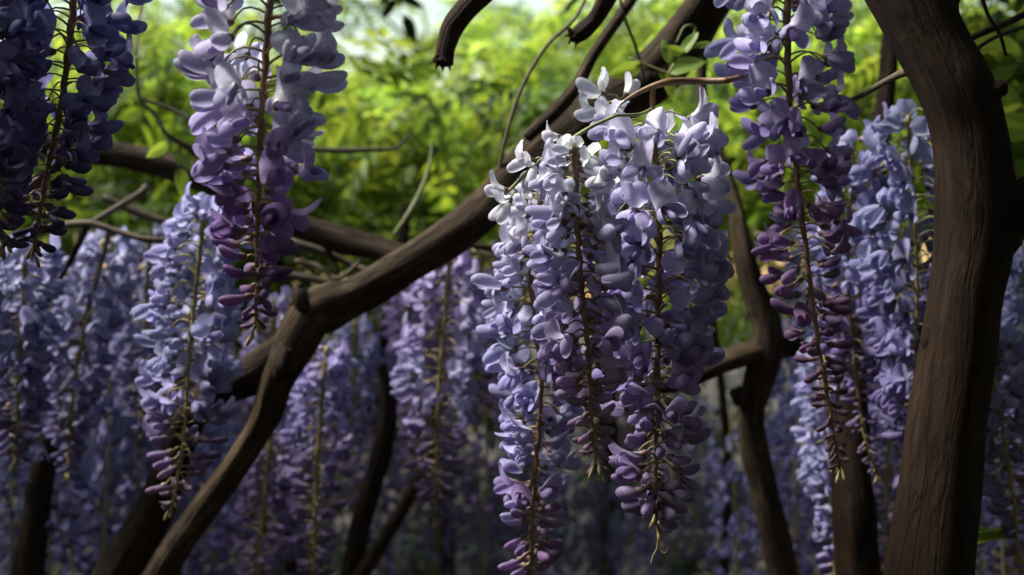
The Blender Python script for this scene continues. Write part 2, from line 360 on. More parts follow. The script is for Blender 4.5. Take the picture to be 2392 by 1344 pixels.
woody('limb', [(1780, 830, 1.9, 50), (1830, 810, 1.9, 52), (1880, 812, 1.92, 46), (1950, 780, 1.96, 40), (2030, 690, 2.0, 36), (2110, 560, 2.0, 30)], tD, M_BARKD, 14, 8, seed=45.0)
knot('knot', 1728, 925, 1.88, 46, tD, M_BARK, 22.0, 1.0, 0.9)

# dark trunk behind the long mauve raceme
tE = tree_root('wisteria_tree', 'straight dark trunk rising behind the tip of the long mauve raceme', 'tree', GT)
woody('trunk', [('w', 0.43, 1.62, -0.1, 0.038), ('w', 0.42, 1.6, 0.7, 0.031), (2024, 1480, 1.58, 112), (2008, 1344, 1.58, 106), (1996, 1180, 1.58, 100), (1988, 1040, 1.6, 88), (1990, 900, 1.63, 70), (2000, 780, 1.7, 56), (2020, 600, 1.8, 48), (2060, 300, 1.9, 44), (2090, 0, 2.0, 40)], tE, M_BARKR, 18, 10, seed=51.0, lump=0.08)

# pair of thin stems in the background middle
tF = tree_root('wisteria_tree', 'thin curved stem with a leaning sideshoot in the background below the diagonal limb', 'tree', GT)
woody('trunk', [('w', -0.32, 2.7, -0.1, 0.035), ('w', -0.31, 2.68, 0.6, 0.028), (800, 1440, 2.6, 56), (820, 1344, 2.6, 54), (850, 1200, 2.6, 50), (885, 1080, 2.6, 48), (905, 980, 2.6, 46), (905, 900, 2.6, 42), (890, 840, 2.6, 34), (900, 760, 2.6, 30), (930, 640, 2.65, 28), (950, 480, 2.7, 26)], tF, M_BARKD, 12, 8, seed=61.0)
woody('limb', [(820, 1380, 2.58, 40), (860, 1320, 2.57, 38), (910, 1240, 2.55, 36), (955, 1160, 2.54, 34), (1000, 1060, 2.55, 28), (1020, 920, 2.58, 22)], tF, M_BARK, 10, 8, seed=63.0)
woody('limb', [(905, 920, 2.62, 26), (850, 950, 2.65, 28), (780, 960, 2.7, 22), (720, 940, 2.75, 16)], tF, M_BARKD, 10, 6, seed=64.0)

tG = tree_root('wisteria_tree', 'dim black trunk at the lower left edge behind shaded blossoms', 'tree', GT)
woody('trunk', [('w', -0.78, 2.15, -0.1, 0.042), ('w', -0.75, 2.13, 0.7, 0.035), (50, 1480, 2.1, 74), (65, 1344, 2.1, 70), (85, 1180, 2.1, 62), (110, 1040, 2.1, 54), (150, 900, 2.12, 44), (185, 780, 2.15, 34), (215, 640, 2.2, 26), (240, 540, 2.2, 20)], tG, M_BARKD, 14, 8, seed=71.0)
tH = tree_root('wisteria_tree', 'slim dark stem seen dimly beneath the middle blossoms behind the trunks', 'tree', GT)
woody('trunk', [('w', 0.42, 2.9, -0.1, 0.03), (1690, 1344, 2.8, 26), (1700, 1100, 2.8, 22), (1685, 900, 2.8, 20), (1660, 700, 2.8, 18), (1650, 480, 2.85, 18)], tH, M_BARKD, 10, 8, seed=81.0)

# overhead vine carrying the front racemes, with two broken stubs hanging into the picture
tV = tree_root('wisteria_vine', 'old overhead wisteria vine whose two broken black stubs hang at the top', 'vine')
woody('stem', [(-900, -260, 1.1, 90), (-300, -330, 1.12, 92), (300, -350, 1.16, 90), (800, -330, 1.22, 88), (1300, -330, 1.3, 90), (1800, -330, 1.3, 90), (2100, -300, 1.34, 100)], tV, M_BARKD, 16, 8, seed=91.0)
woody('broken_stub', [(1330, -320, 1.32, 60), (1240, -160, 1.34, 60), (1150, -40, 1.36, 60), (1092, 22, 1.37, 54), (1058, 68, 1.38, 52), (1044, 110, 1.38, 44), (1039, 136, 1.38, 42), (1035, 148, 1.38, 46), (1034, 152, 1.38, 30)], tV, M_BARKD, 16, 8, rough=0.16, lump=0.16, seed=93.0)
woody('broken_stub', [(1560, -320, 1.32, 60), (1480, -120, 1.36, 58), (1425, -20, 1.4, 50), (1390, 40, 1.42, 42), (1354, 74, 1.42, 46), (1338, 92, 1.42, 32)], tV, M_BARKD, 16, 8, rough=0.25, lump=0.3, seed=97.0)

for k, (x, y, dx, dy, w) in enumerate([(1022, 144, -4, 18, 13), (1034, 150, 1, 16, 14), (1048, 146, 4, 20, 12), (1056, 138, 2, 14, 9), (1336, 88, -8, 16, 12), (1346, 92, -2, 20, 11), (1330, 80, -12, 6, 10)]):
    dd_ = 1.375 if x < 1200 else 1.415
    woody('splinter', [(x, y - 14, dd_, w * 1.3), (x, y, dd_, w), (x + dx, y + dy, dd_, 3)], tV, M_BARKD, 6, 4, seed=k * 1.3, lump=0.2)
# ------------------------------------------------------------------ petals
def grid_faces(nu, nv, wrap=False):
    F = []
    for j in range(nv - 1):
        for i in range(nu - (0 if wrap else 1)):
            i2 = (i + 1) % nu
            F.append((j * nu + i, j * nu + i2, (j + 1) * nu + i2, (j + 1) * nu + i))
    return F

def banner(rs, nu=9, nv=10, th0=10, th1=115, L=0.021, W=0.0098, cup=0.25, tone=1.0, notch=0.06, tip=0.0):
    V = []; T = []
    vs = [0.5 - 0.5 * math.cos(math.pi * j / (nv - 1)) for j in range(nv)]
    th0, th1 = R(th0), R(th1); twist = rs.uniform(-0.3, 0.3); wav = rs.uniform(-1, 1); asym = rs.uniform(-0.15, 0.15)
    # centre line, finely integrated
    M_ = 60; px = [0.0]; pz = [0.0]; ang = []
    for k in range(M_):
        t = k / M_; s = min(1, max(0, (t - 0.08) / 0.62)); s = s * s * (3 - 2 * s); a = th0 + (th1 - th0) * s + R(tip) * max(0, t - 0.6) * 2.5; ang.append(a)
        px.append(px[-1] + math.cos(a) * L / M_); pz.append(pz[-1] + math.sin(a) * L / M_)
    ang.append(ang[-1])
    for j, v in enumerate(vs):
        w = W * max(0.0, 1 - abs((v - 0.56) / 0.56) ** 2.3 if v < 0.56 else 1 - ((v - 0.56) / 0.44) ** 2.3) ** 0.5
        w = max(w, W * 0.17 * (1 - v))
        for i in range(nu):
            u = -1 + 2 * i / (nu - 1)
            vv = v + notch * (abs(u) - 0.55) * max(0, v - 0.55) * 2 + asym * u * 0.25 * v
            vv = min(1.0, max(0.0, vv)); k = min(M_, int(vv * M_)); a = ang[k]
            cx, cz = px[k], pz[k]
            nx, nz = math.sin(a), -math.cos(a)         # outer-facing normal
            c = cup * w * (u * u) + 0.0008 * wav * math.sin(3.0 * u + 5 * v) - 0.10 * w * max(0, abs(u) - 0.7) * 4 * cup
            c += -0.0011 * math.exp(-(u * 5) ** 2) * (1 - v)
            V.append((cx + nx * c, u * w * (1 - 0.12 * abs(u) * cup) + twist * 0.002 * v, cz + nz * c))
            b = math.exp(-(v / 0.36) ** 2) * math.exp(-(u / 0.75) ** 2)
            base = np.array((1.30, 1.36, 0.98)) * tone
            e = 1.0 + 0.12 * max(0, v - 0.8) * 5
            t = np.array((1.0, 1.0, 1.0)) * tone * e
            T.append(t * (1 - b) + base * 1.45 * b)
    return np.array(V), grid_faces(nu, nv), np.array(T)

def shell(rs, side=1, L=0.019, R_=0.0052, kz=1.12, ky=0.8, p0=-88, p1=92, bend=0.0, flare=10, tone=0.9, na=8, nl=9, pinch=0.5, off=0.0006, pitch=-8):
    """a spoon shaped petal: half of a pod, open towards the middle"""
    V = []; T = []
    us = [0.5 - 0.5 * math.cos(math.pi * j / (nl - 1)) for j in range(nl)]
    fl, pt = R(flare) * side, R(pitch)
    for u in us:
        r = R_ * (max(u, 0) ** pinch) * max(0.0, 1 - u ** 3.4) ** 0.5 * 1.18
        r = max(r, R_ * 0.10 * (1 - u))
        for i in range(na):
            ph = R(p0 + (p1 - p0) * i / (na - 1))
            x = L * u; y = side * (off + r * math.cos(ph) * ky); z = r * math.sin(ph) * kz + bend * L * u * u
            x2 = x * math.cos(pt) - z * math.sin(pt); z2 = x * math.sin(pt) + z * math.cos(pt)
            V.append((x2 * math.cos(fl) - y * math.sin(fl), x2 * math.sin(fl) + y * math.cos(fl), z2))
            b = math.exp(-(u / 0.25) ** 2)
            T.append(np.array((1., 1., 1.)) * tone * (1 - b) + np.array((1.5, 1.5, 1.25)) * b * tone)
    F = grid_faces(na, nl)
    if side < 0: F = [f[::-1] for f in F]
    return np.array(V), F, np.array(T)

def pod(rs, L=0.018, R_=0.0052, ky=0.8, kz=1.1, bend=0.12, pitch=0, na=12, nl=9, seam=0.12, tone=0.85, pinch=0.55):
    """closed bud: a rolled petal with an overlapping edge"""
    V = []; T = []
    us = [0.5 - 0.5 * math.cos(math.pi * j / (nl - 1)) for j in range(nl)]
    st = rs.uniform(-130, -60); pt = R(pitch)
    for u in us:
        r = R_ * (max(u, 0) ** pinch) * max(0.0, 1 - u ** 3.2) ** 0.5 * 1.15
        r = max(r, R_ * 0.16 * (1 - u))
        for i in range(na):
            f = i / (na - 1); ph = R(st + 372 * f); rr = r * (1 - seam * (1 - f))
            x = L * u; y = rr * math.cos(ph) * ky; z = rr * math.sin(ph) * kz + bend * L * (u * u - 0.25 * u)
            V.append((x * math.cos(pt) - z * math.sin(pt), y, x * math.sin(pt) + z * math.cos(pt)))
            k = 0.5 + 0.5 * math.sin(ph)
            T.append(np.array((1., 1., 1.)) * tone * (0.92 + 0.16 * k) + np.array((0.25, 0.28, 0.2)) * math.exp(-(u / 0.2) ** 2))
    return np.array(V), grid_faces(na, nl), np.array(T)

PEDL = [0.003, 0.007, 0.012, 0.018, 0.026]
def pedicel_arrays(plen, rs, sides=5, calyx=True, rad=0.00075):
    """pedicel from the origin to (plen, 0, 0) with a calyx cup around its end"""
    b = Buf(); arch = rs.uniform(0.05, 0.30) * plen
    pr = [(plen * t, 0.15 * arch * math.sin(3 * t), arch * math.sin(math.pi * t), rad * (1.1 - 0.3 * t)) for t in np.linspace(0, 1, 6)]
    V, F, _ = tube_arrays(pr, sides); b.add(V, F, None, 0)
    if calyx:
        na = 8; V = []; F = []
        prof = [(-0.0012, 0.0008), (0.0002, 0.0019), (0.0020, 0.0024), (0.0044, 0.0027)]
        for j, (x, r) in enumerate(prof):
            for i in range(na):
                a = 2 * math.pi * i / na; xx = x + (0.0010 * math.sin(a * 2.5) if j == 3 else 0)
                V.append((plen + xx, r * math.cos(a), r * math.sin(a) * 1.05))
        b.add(V, grid_faces(na, 4, True), None, 1)
    return b

rsP = np.random.RandomState(3)
def petal_mesh(name, arr): return mesh_of(name, arr[0], arr[1], [M_PETAL], arr[2])

OPEN_SPECS = []
for k in range(7):
    OPEN_SPECS.append(dict(banner=dict(th0=rsP.uniform(5, 30), th1=rsP.uniform(85, 150), cup=rsP.choice((-1, 1)) * rsP.uniform(0.45, 1.0), W=rsP.uniform(0.0068, 0.0090), L=rsP.uniform(0.0205, 0.0245), tone=1.04, notch=rsP.uniform(0.08, 0.2), tip=rsP.uniform(-70, 40)),
                           fl=rsP.uniform(10, 48), fr=rsP.uniform(10, 48), bend=rsP.uniform(-0.35, 0.3), L=rsP.uniform(0.0195, 0.0240)))
HALF_SPECS = []
for k in range(5):
    HALF_SPECS.append(dict(banner=dict(th0=rsP.uniform(8, 22), th1=rsP.uniform(28, 72), cup=rsP.uniform(0.3, 0.8), W=rsP.uniform(0.0066, 0.0084), L=rsP.uniform(0.0205, 0.023), tone=1.0),
                           fl=rsP.uniform(2, 12), fr=rsP.uniform(2, 12), bend=rsP.uniform(-0.1, 0.15), L=rsP.uniform(0.017, 0.0195)))
def flower_arrays(spec, rs, lod):
    hi = lod == 0
    bn = banner(rs, 9 if hi else (7 if lod == 1 else 4), 10 if hi else (7 if lod == 1 else 4), **spec['banner'])
    na, nl = (8, 9) if hi else ((6, 6) if lod == 1 else (3, 4))
    wl = shell(rs, 1, L=spec['L'], bend=spec['bend'], flare=spec['fl'], na=na, nl=nl)
    wr = shell(rs, -1, L=spec['L'] * 0.98, bend=spec['bend'], flare=spec['fr'], na=na, nl=nl)
    kl = pod(rs, L=spec['L'] * 0.86, R_=0.0034, bend=spec['bend'] + 0.06, pitch=-10, na=9 if hi else 5, nl=7 if hi else 4, tone=0.8, seam=0.1)
    lift = np.array((0, 0, 0.0012)); bn = (bn[0] + lift, bn[1], bn[2])
    return bn, wl, wr, kl
HI = {'open': [], 'half': [], 'bud': []}
MID = {'open': [], 'half': [], 'bud': []}
LOW = {'open': [], 'half': [], 'bud': []}
for kind, specs in (('open', OPEN_SPECS), ('half', HALF_SPECS)):
    for i, sp in enumerate(specs):
        bn, wl, wr, kl = flower_arrays(sp, np.random.RandomState(100 + i), 0)
        HI[kind].append((petal_mesh('banner_petal', bn), petal_mesh('wing_petal', wl), petal_mesh('wing_petal', wr), petal_mesh('keel_petal', kl)))
        for lod, D in ((1, MID), (2, LOW)):
            b = Buf()
            for a in flower_arrays(sp, np.random.RandomState(100 + i), lod): b.add(*a)
            D[kind].append(b)
for i in range(6):
    rs = np.random.RandomState(200 + i)
    kw = dict(L=rs.uniform(0.016, 0.0195), R_=rs.uniform(0.0042, 0.0053), bend=rs.uniform(-0.2, 0.4), ky=rs.uniform(0.72, 0.92))
    HI['bud'].append(pod(np.random.RandomState(i), **kw))
    for lod, D in ((1, MID), (2, LOW)):
        b = Buf(); b.add(*pod(np.random.RandomState(i), na=8 if lod == 1 else 5, nl=6 if lod == 1 else 4, **kw)); D['bud'].append(b)
PED_MESH = {}
def ped_mesh(k, green, bud=None):
    key = (k, green, bud)
    if key not in PED_MESH:
        rs = np.random.RandomState(k * 7 + 1); b = pedicel_arrays(PEDL[k], rs)
        if bud is not None:
            V, F, T = HI['bud'][bud]; b.add(V + np.array((PEDL[k] + 0.002, 0, 0)), F, T, 2)
        PED_MESH[key] = b.mesh('flower' if bud is None else 'bud', [M_PEDG if green else M_PED, M_CALYX, M_PETAL])
    return PED_MESH[key]
MIDM = {}
def mid_mesh(kind, i, k, green):
    key = (kind, i, k, green)
    if key not in MIDM:
        rs = np.random.RandomState(k * 7 + 1); b = pedicel_arrays(PEDL[k], rs, 4)
        V, F, T, _ = MID[kind][i].arrays(); b.add(V + np.array((PEDL[k] + 0.002, 0, 0)), F, T, 2)
        MIDM[key] = b.mesh('flower', [M_PEDG if green else M_PED, M_CALYX, M_PETAL])
    return MIDM[key]

def lerp_table(tab, x):
    if x <= tab[0][0]: return np.array(tab[0][1], float)
    for (a, va), (b, vb) in zip(tab, tab[1:]):
        if x <= b:
            f = (x - a) / (b - a); return np.array(va, float) * (1 - f) + np.array(vb, float) * f
    return np.array(tab[-1][1], float)

def frame(dirv, roll):
    x = dirv.normalized(); z = Vector((0, 0, 1)); z = (z - x * z.dot(x)).normalized()
    z = Quaternion(x, roll) @ z; y = z.cross(x)
    return Matrix(((x.x, y.x, z.x, 0), (x.y, y.y, z.y, 0), (x.z, y.z, z.z, 0), (0, 0, 0, 1)))

GR = 'wisteria racemes'
def raceme(label, path, d, prof, cols, open_to, bud_from, n, fs, seed, lod=0, *, gap=38, stem=M_STEM, sw=(16, 7), green_to=-9999, py0=None, hang=(-24, 8),
           d1=None, tip='buds', group=GR, sparse_front=0.85, back=1.0):
    """path: (px, py) down the rachis; prof / cols: tables over py; open_to / bud_from: py limits of open flowers and closed buds"""
    rs = np.random.RandomState(seed); rnd = random.Random(seed); fs *= 0.91 if lod == 0 else 0.96; n = int(n * (1.42 if lod == 0 else 1.1))
    pys = [p[1] for p in path]; top, bot = pys[0], pys[-1]; d1 = d if d1 is None else d1
    cur = catmull(path, 10)
    def at(py):
        f = (py - top) / (bot - top); dd = d + (d1 - d) * f
        return P(float(np.interp(py, cur[:, 1], cur[:, 0])), py, dd), dd
    root = mk('wisteria_raceme', None); org = at(top)[0]; root.location = org
    tag(root, label, 'raceme', group)
    # rachis, slightly kinked at its nodes
    pr = []
    for i, q in enumerate(np.linspace(top, bot, 46)):
        v, dd = at(q); f = (q - top) / (bot - top); w = (sw[0] + (sw[1] - sw[0]) * f) * 0.5 * K * dd
        j = 0.0007 * math.sin(i * 2.1 + seed)
        pr.append((v.x - org.x + j, v.y - org.y, v.z - org.z, w * (1 + 0.10 * math.sin(i * 1.7))))
    V, F, _ = tube_arrays(pr, 10 if lod == 0 else 6, 0.08, 300, seed)
    mk('rachis', mesh_of('rachis', V, F, [stem]), root)
    s0 = top if py0 is None else py0
    az = rnd.uniform(0, 6.28)
    for i in range(n):
        f = (i + rnd.uniform(-0.3, 0.5)) / n; f = max(0, min(1, f)); py = s0 + (bot - 6 - s0) * f
        hw = float(lerp_table(prof, py)); pos, dd = at(py); col = lerp_table(cols, py + rnd.uniform(-50, 50))
        az += R(137.5) + rnd.uniform(-0.35, 0.35)
        a = (az + math.pi) % (2 * math.pi) - math.pi
        fr = (a + math.pi / 2 + math.pi) % (2 * math.pi) - math.pi        # angle from the camera side (-Y)
        if abs(fr) < R(gap) and rnd.random() < sparse_front:
            a += math.copysign(R(gap) + rnd.uniform(0, 0.5), fr) - fr
        if back < 1 and py < open_to and abs(fr) > R(140) and rnd.random() > back: continue
        hwm = hw * K * dd * rnd.uniform(0.76, 1.16)
        if py < open_to and rnd.random() < 0.9: kind = 'open'
        elif py < bud_from: kind = 'half' if rnd.random() < 0.72 else ('open' if py < (open_to + bud_from) / 2 else 'bud')
        else: kind = 'bud' if rnd.random() < 0.9 else 'half'
        s = fs * rnd.uniform(0.88, 1.12)
        if kind == 'bud': s *= 1.1
        small = min(1.0, hwm / (0.030 * fs)); s *= 0.45 + 0.55 * small
        flen = (0.020 if kind != 'bud' else 0.019) * s
        need = max(0.001, hwm - flen) / s
        k = int(np.argmin([abs(p - need) for p in PEDL]))
        s *= min(1.25, max(0.7, hwm / (PEDL[k] * s + flen)))
        el = R(rnd.uniform(*hang)) if kind != 'bud' else R(rnd.uniform(-38, 16))
        if hw < 40: el -= R(25)
        dv = Vector((math.cos(a) * math.cos(el), math.sin(a) * math.cos(el), math.sin(el)))
        m = Matrix.Translation(pos - org) @ frame(dv, R(rnd.gauss(0, 17))) @ Matrix.Scale(s, 4)
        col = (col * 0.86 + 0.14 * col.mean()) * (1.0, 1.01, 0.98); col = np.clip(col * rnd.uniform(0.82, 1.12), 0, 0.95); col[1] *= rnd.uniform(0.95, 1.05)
        green = py < green_to
        if lod == 0:
            if kind == 'bud':
                mk('bud', ped_mesh(k, green, rnd.randrange(6)), root, m, col)
            else:
                fl = mk('flower', ped_mesh(k, green), root, m, col)
                st = HI[kind][rnd.randrange(len(HI[kind]))]
                base = Matrix.Translation((PEDL[k] + 0.002, 0, 0)) @ Matrix.Rotation(R(rnd.uniform(-30, 22)), 4, 'Y') @ Matrix.Rotation(R(rnd.gauss(0, 16)), 4, 'Z')
                for q, nm in enumerate(('banner_petal', 'wing_petal', 'wing_petal', 'keel_petal')):
                    if q == 3 and kind == 'half': continue
                    jit = Matrix.Rotation(R(rnd.uniform(-7, 7)), 4, 'Z') @ Matrix.Rotation(R(rnd.uniform(-7, 7)), 4, 'Y')
                    sc_ = Matrix.Diagonal((rnd.uniform(0.93, 1.07), rnd.uniform(0.93, 1.07), rnd.uniform(0.93, 1.07), 1))
                    c = col * (1.0 if q == 0 else (0.90, 0.88, 0.97)) if q < 3 else col * (0.75, 0.68, 0.85)
                    mk(nm, st[q], fl, base @ jit @ sc_, c)
        else:
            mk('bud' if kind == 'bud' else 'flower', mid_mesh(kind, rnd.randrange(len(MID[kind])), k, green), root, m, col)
    if tip == 'buds' or tip == 'curl':
        b = Buf(); v, dd = at(bot); v = v - org
        for q in range(5):
            a = q * 1.3 + seed; e = Vector((math.cos(a) * 0.5, math.sin(a) * 0.5, -1)).normalized() * 0.012 * rnd.uniform(0.6, 1.2)
            st = v + Vector((0, 0, 0.014 * q / 5))
            V, F, _ = tube_arrays(catmull([(*st, 0.0008), (*(st + e * 0.5 + Vector((0, 0, 0.0015))), 0.0008), (*(st + e), 0.0019), (*(st + e * 1.25), 0.0008)], 4), 6)
            b.add(V, F, None, 0)
        mk('tip_buds', b.mesh('tip_buds', [M_PED]), root)
    if tip == 'curl':
        v, dd = at(bot); v = v - org
        pts = [(v.x, v.y, v.z + 0.004, 0.0011), (v.x + 0.001, v.y - 0.001, v.z - 0.010, 0.0010), (v.x + 0.0005, v.y, v.z - 0.020, 0.0009), (v.x - 0.003, v.y, v.z - 0.027, 0.0008), (v.x - 0.005, v.y, v.z - 0.034, 0.0006)]
        V, F, _ = tube_arrays(catmull(pts, 6), 6); mk('tendril', mesh_of('tendril', V, F, [M_PED]), root)
        pts = [(v.x + 0.001, v.y, v.z - 0.004, 0.0009), (v.x + 0.006, v.y, v.z - 0.012, 0.0008), (v.x + 0.010, v.y, v.z - 0.020, 0.0007), (v.x + 0.006, v.y - 0.002, v.z - 0.024, 0.0006), (v.x + 0.002, v.y, v.z - 0.020, 0.0005)]
        V, F, _ = tube_arrays(catmull(pts, 6), 6); mk('tendril', mesh_of('tendril', V, F, [M_PED]), root)
    return root

def stalk(root, pts, mat):
    """arched stalk that carries a raceme, in picture points (px, py, depth, width)"""
    o = woody('stalk', pts, None, mat, 8, 8, rough=0.06, lump=0.05, fscale=200)
    o.parent = root; o.matrix_basis = Matrix.Translation(-root.location)
    return o

# colours: pale lavender to purple
PALE = (0.66, 0.66, 0.84); LAV = (0.46, 0.44, 0.74); BLUE = (0.36, 0.37, 0.66); VIO = (0.26, 0.19, 0.50); PUR = (0.17, 0.075, 0.28); MAU = (0.22, 0.11, 0.25)
WHITE = (0.80, 0.81, 0.86)

# ---- front racemes
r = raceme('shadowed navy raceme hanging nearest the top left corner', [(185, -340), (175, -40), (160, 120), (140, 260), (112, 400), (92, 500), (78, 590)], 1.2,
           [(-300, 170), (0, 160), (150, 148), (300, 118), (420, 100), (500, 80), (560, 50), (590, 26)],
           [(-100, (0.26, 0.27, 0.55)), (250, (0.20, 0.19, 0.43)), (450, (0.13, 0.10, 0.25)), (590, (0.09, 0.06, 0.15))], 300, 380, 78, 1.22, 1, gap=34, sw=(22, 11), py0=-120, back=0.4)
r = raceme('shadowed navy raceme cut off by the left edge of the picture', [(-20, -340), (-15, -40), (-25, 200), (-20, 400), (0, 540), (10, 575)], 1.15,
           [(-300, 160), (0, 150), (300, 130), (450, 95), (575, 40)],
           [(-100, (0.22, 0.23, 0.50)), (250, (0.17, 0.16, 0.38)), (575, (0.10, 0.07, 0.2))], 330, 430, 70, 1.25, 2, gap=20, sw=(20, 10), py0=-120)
r = raceme('tall raceme grading from pale lavender to deep purple, hanging upper left of the diagonal limb', [(655, -340), (634, -60), (622, 120), (612, 260), (606, 400), (600, 550), (600, 680), (597, 765)], 1.02,
           [(-300, 190), (60, 188), (200, 160), (330, 148), (430, 132), (520, 108), (620, 92), (690, 70), (735, 36), (765, 16)],
           [(-100, (0.74, 0.74, 0.90)), (220, (0.66, 0.65, 0.86)), (360, (0.48, 0.40, 0.73)), (470, (0.34, 0.20, 0.54)), (640, (0.25, 0.12, 0.38)), (760, (0.17, 0.09, 0.15))], 380, 560, 94, 1.28, 3, gap=30, sw=(22, 9), back=0.35)
r = raceme('raceme with mauve buds and a long thin bare tip at the upper right', [(1835, -340), (1838, -60), (1840, 120), (1848, 280), (1864, 430), (1885, 600), (1905, 760), (1932, 920), (1962, 1095)], 1.29,
           [(-300, 190), (60, 180), (200, 158), (300, 138), (420, 122), (560, 116), (660, 110), (740, 92), (820, 64), (900, 45), (1000, 34), (1095, 18)],
           [(-100, (0.60, 0.60, 0.84)), (180, (0.53, 0.49, 0.78)), (330, (0.40, 0.31, 0.62)), (450, (0.35, 0.22, 0.47)), (700, (0.29, 0.15, 0.35)), (1000, (0.17, 0.09, 0.14))], 420, 600, 120, 1.27, 4, gap=30, sw=(21, 8), back=0.35)
c1 = raceme('brightest large raceme of the middle cluster with lilac flowers and a curled tip', [(1525, 282), (1532, 420), (1540, 560), (1538, 700), (1536, 850), (1534, 1000), (1532, 1130), (1534, 1225)], 1.2,
           [(270, 150), (360, 178), (480, 182), (600, 186), (720, 166), (840, 138), (950, 118), (1080, 112), (1150, 88), (1200, 66), (1225, 40)],
           [(280, PALE), (480, (0.58, 0.56, 0.82)), (680, (0.47, 0.43, 0.74)), (820, (0.44, 0.38, 0.69)), (960, (0.38, 0.29, 0.56)), (1080, (0.34, 0.25, 0.49)), (1220, (0.31, 0.21, 0.43))], 860, 960, 118, 1.34, 5, gap=16, sw=(19, 9), green_to=560, tip='curl', sparse_front=0.6)
stalk(c1, [(1700, 188, 1.2, 15), (1640, 190, 1.21, 17), (1560, 192, 1.2, 18), (1505, 210, 1.2, 13), (1465, 232, 1.2, 8), (1440, 250, 1.2, 6)], M_STEM)
stalk(c1, [(1700, 188, 1.2, 15), (1722, 182, 1.25, 13), (1750, 160, 1.34, 12), (1790, 60, 1.4, 12), (1830, -120, 1.4, 12), (1840, -330, 1.34, 12)], M_STEM)
stalk(c1, [(1524, 198, 1.2, 14), (1524, 250, 1.2, 13), (1527, 300, 1.2, 13)], M_STEM)
c2 = raceme('raceme with a long brown stem and small brown end buds, left inside the middle cluster', [(1342, 345), (1346, 450), (1350, 560), (1358, 660), (1372, 800), (1380, 930), (1390, 1060), (1396, 1095)], 1.11,
           [(345, 60), (420, 90), (520, 102), (640, 112), (780, 102), (880, 86), (960, 60), (1030, 40), (1095, 22)],
           [(350, WHITE), (480, PALE), (640, (0.53, 0.50, 0.78)), (780, (0.46, 0.38, 0.65)), (880, (0.38, 0.26, 0.48)), (1090, (0.30, 0.17, 0.25))], 780, 880, 74, 1.26, 6, gap=46, sw=(16, 9), green_to=600)
stalk(c2, [(1440, 270, 1.13, 7), (1390, 292, 1.13, 9), (1335, 325, 1.13, 10), (1275, 365, 1.13, 10), (1215, 420, 1.13, 9), (1180, 455, 1.13, 7)], M_TWIGG)
stalk(c2, [(1338, 322, 1.13, 8), (1341, 340, 1.118, 10), (1342, 352, 1.11, 13)], M_TWIGG)
stalk(c2, [(1524, 255, 1.2, 9), (1490, 268, 1.16, 8), (1440, 270, 1.13, 7)], M_TWIGG)
c3 = raceme('longest raceme of the middle cluster, its purple tip reaching the bottom edge', [(1268, 440), (1255, 530), (1240, 640), (1250, 760), (1264, 880), (1258, 1010), (1248, 1130), (1242, 1250), (1240, 1400)], 1.3,
           [(440, 85), (520, 105), (640, 108), (760, 114), (900, 108), (1040, 98), (1160, 90), (1260, 80), (1340, 66), (1400, 40)],
           [(440, WHITE), (600, PALE), (760, (0.54, 0.53, 0.80)), (960, (0.42, 0.41, 0.70)), (1140, (0.42, 0.38, 0.68)), (1210, (0.30, 0.19, 0.41)), (1400, (0.25, 0.13, 0.34))], 940, 1150, 104, 1.27, 7, gap=20, sw=(15, 9), green_to=640, sparse_front=0.7)
stalk(c3, [(1338, 432, 1.13, 7), (1300, 428, 1.2, 8), (1275, 436, 1.27, 9), (1262, 470, 1.3, 10)], M_STEMG)

# loose white florets on the arched stalk of the middle cluster
def sprig(label, px, py, d, items, col):
    root = mk('blossom_sprig', None); root.location = P(px, py, d); tag(root, label, 'blossom', 'loose blossoms above the middle cluster')
    for (az, el, s, kind, v) in items:
        dv = Vector((math.cos(R(az)) * math.cos(R(el)), math.sin(R(az)) * math.cos(R(el)), math.sin(R(el))))
        m = frame(dv, R((v * 37) % 50 - 25)) @ Matrix.Scale(s, 4)
        fl = mk('flower', ped_mesh(1 if s < 1.2 else 2, True), root, m, col)
        st = HI[kind][v % len(HI[kind])]; off = Matrix.Translation((PEDL[1 if s < 1.2 else 2] + 0.002, 0, 0))
        for q, nm in enumerate(('banner_petal', 'wing_petal', 'wing_petal', 'keel_petal')):
            mk(nm, st[q], fl, off, np.array(col) * (1.0 if q < 3 else 0.85))
sprig('white open blossom at the end of the brown arched stalk', 1450, 240, 1.22, [(165, 25, 1.25, 'open', 1), (175, -18, 1.2, 'open', 2), (40, 50, 1.0, 'half', 0), (250, -40, 1.2, 'open', 4)], WHITE)
sprig('small white blossom cluster midway along the green arched stalk', 1268, 372, 1.13, [(170, -5, 0.95, 'open', 3), (200, -45, 0.9, 'open', 5), (-30, -40, 0.95, 'half', 2)], WHITE)
sprig('white blossom at the far left end of the green arched stalk', 1208, 448, 1.13, [(175, 8, 0.95, 'half', 1), (190, -50, 1.1, 'open', 0)], WHITE)
sprig('single white bud-like blossom above the bend of the green stalk', 1330, 322, 1.13, [(180, 6, 0.85, 'half', 4)], WHITE)

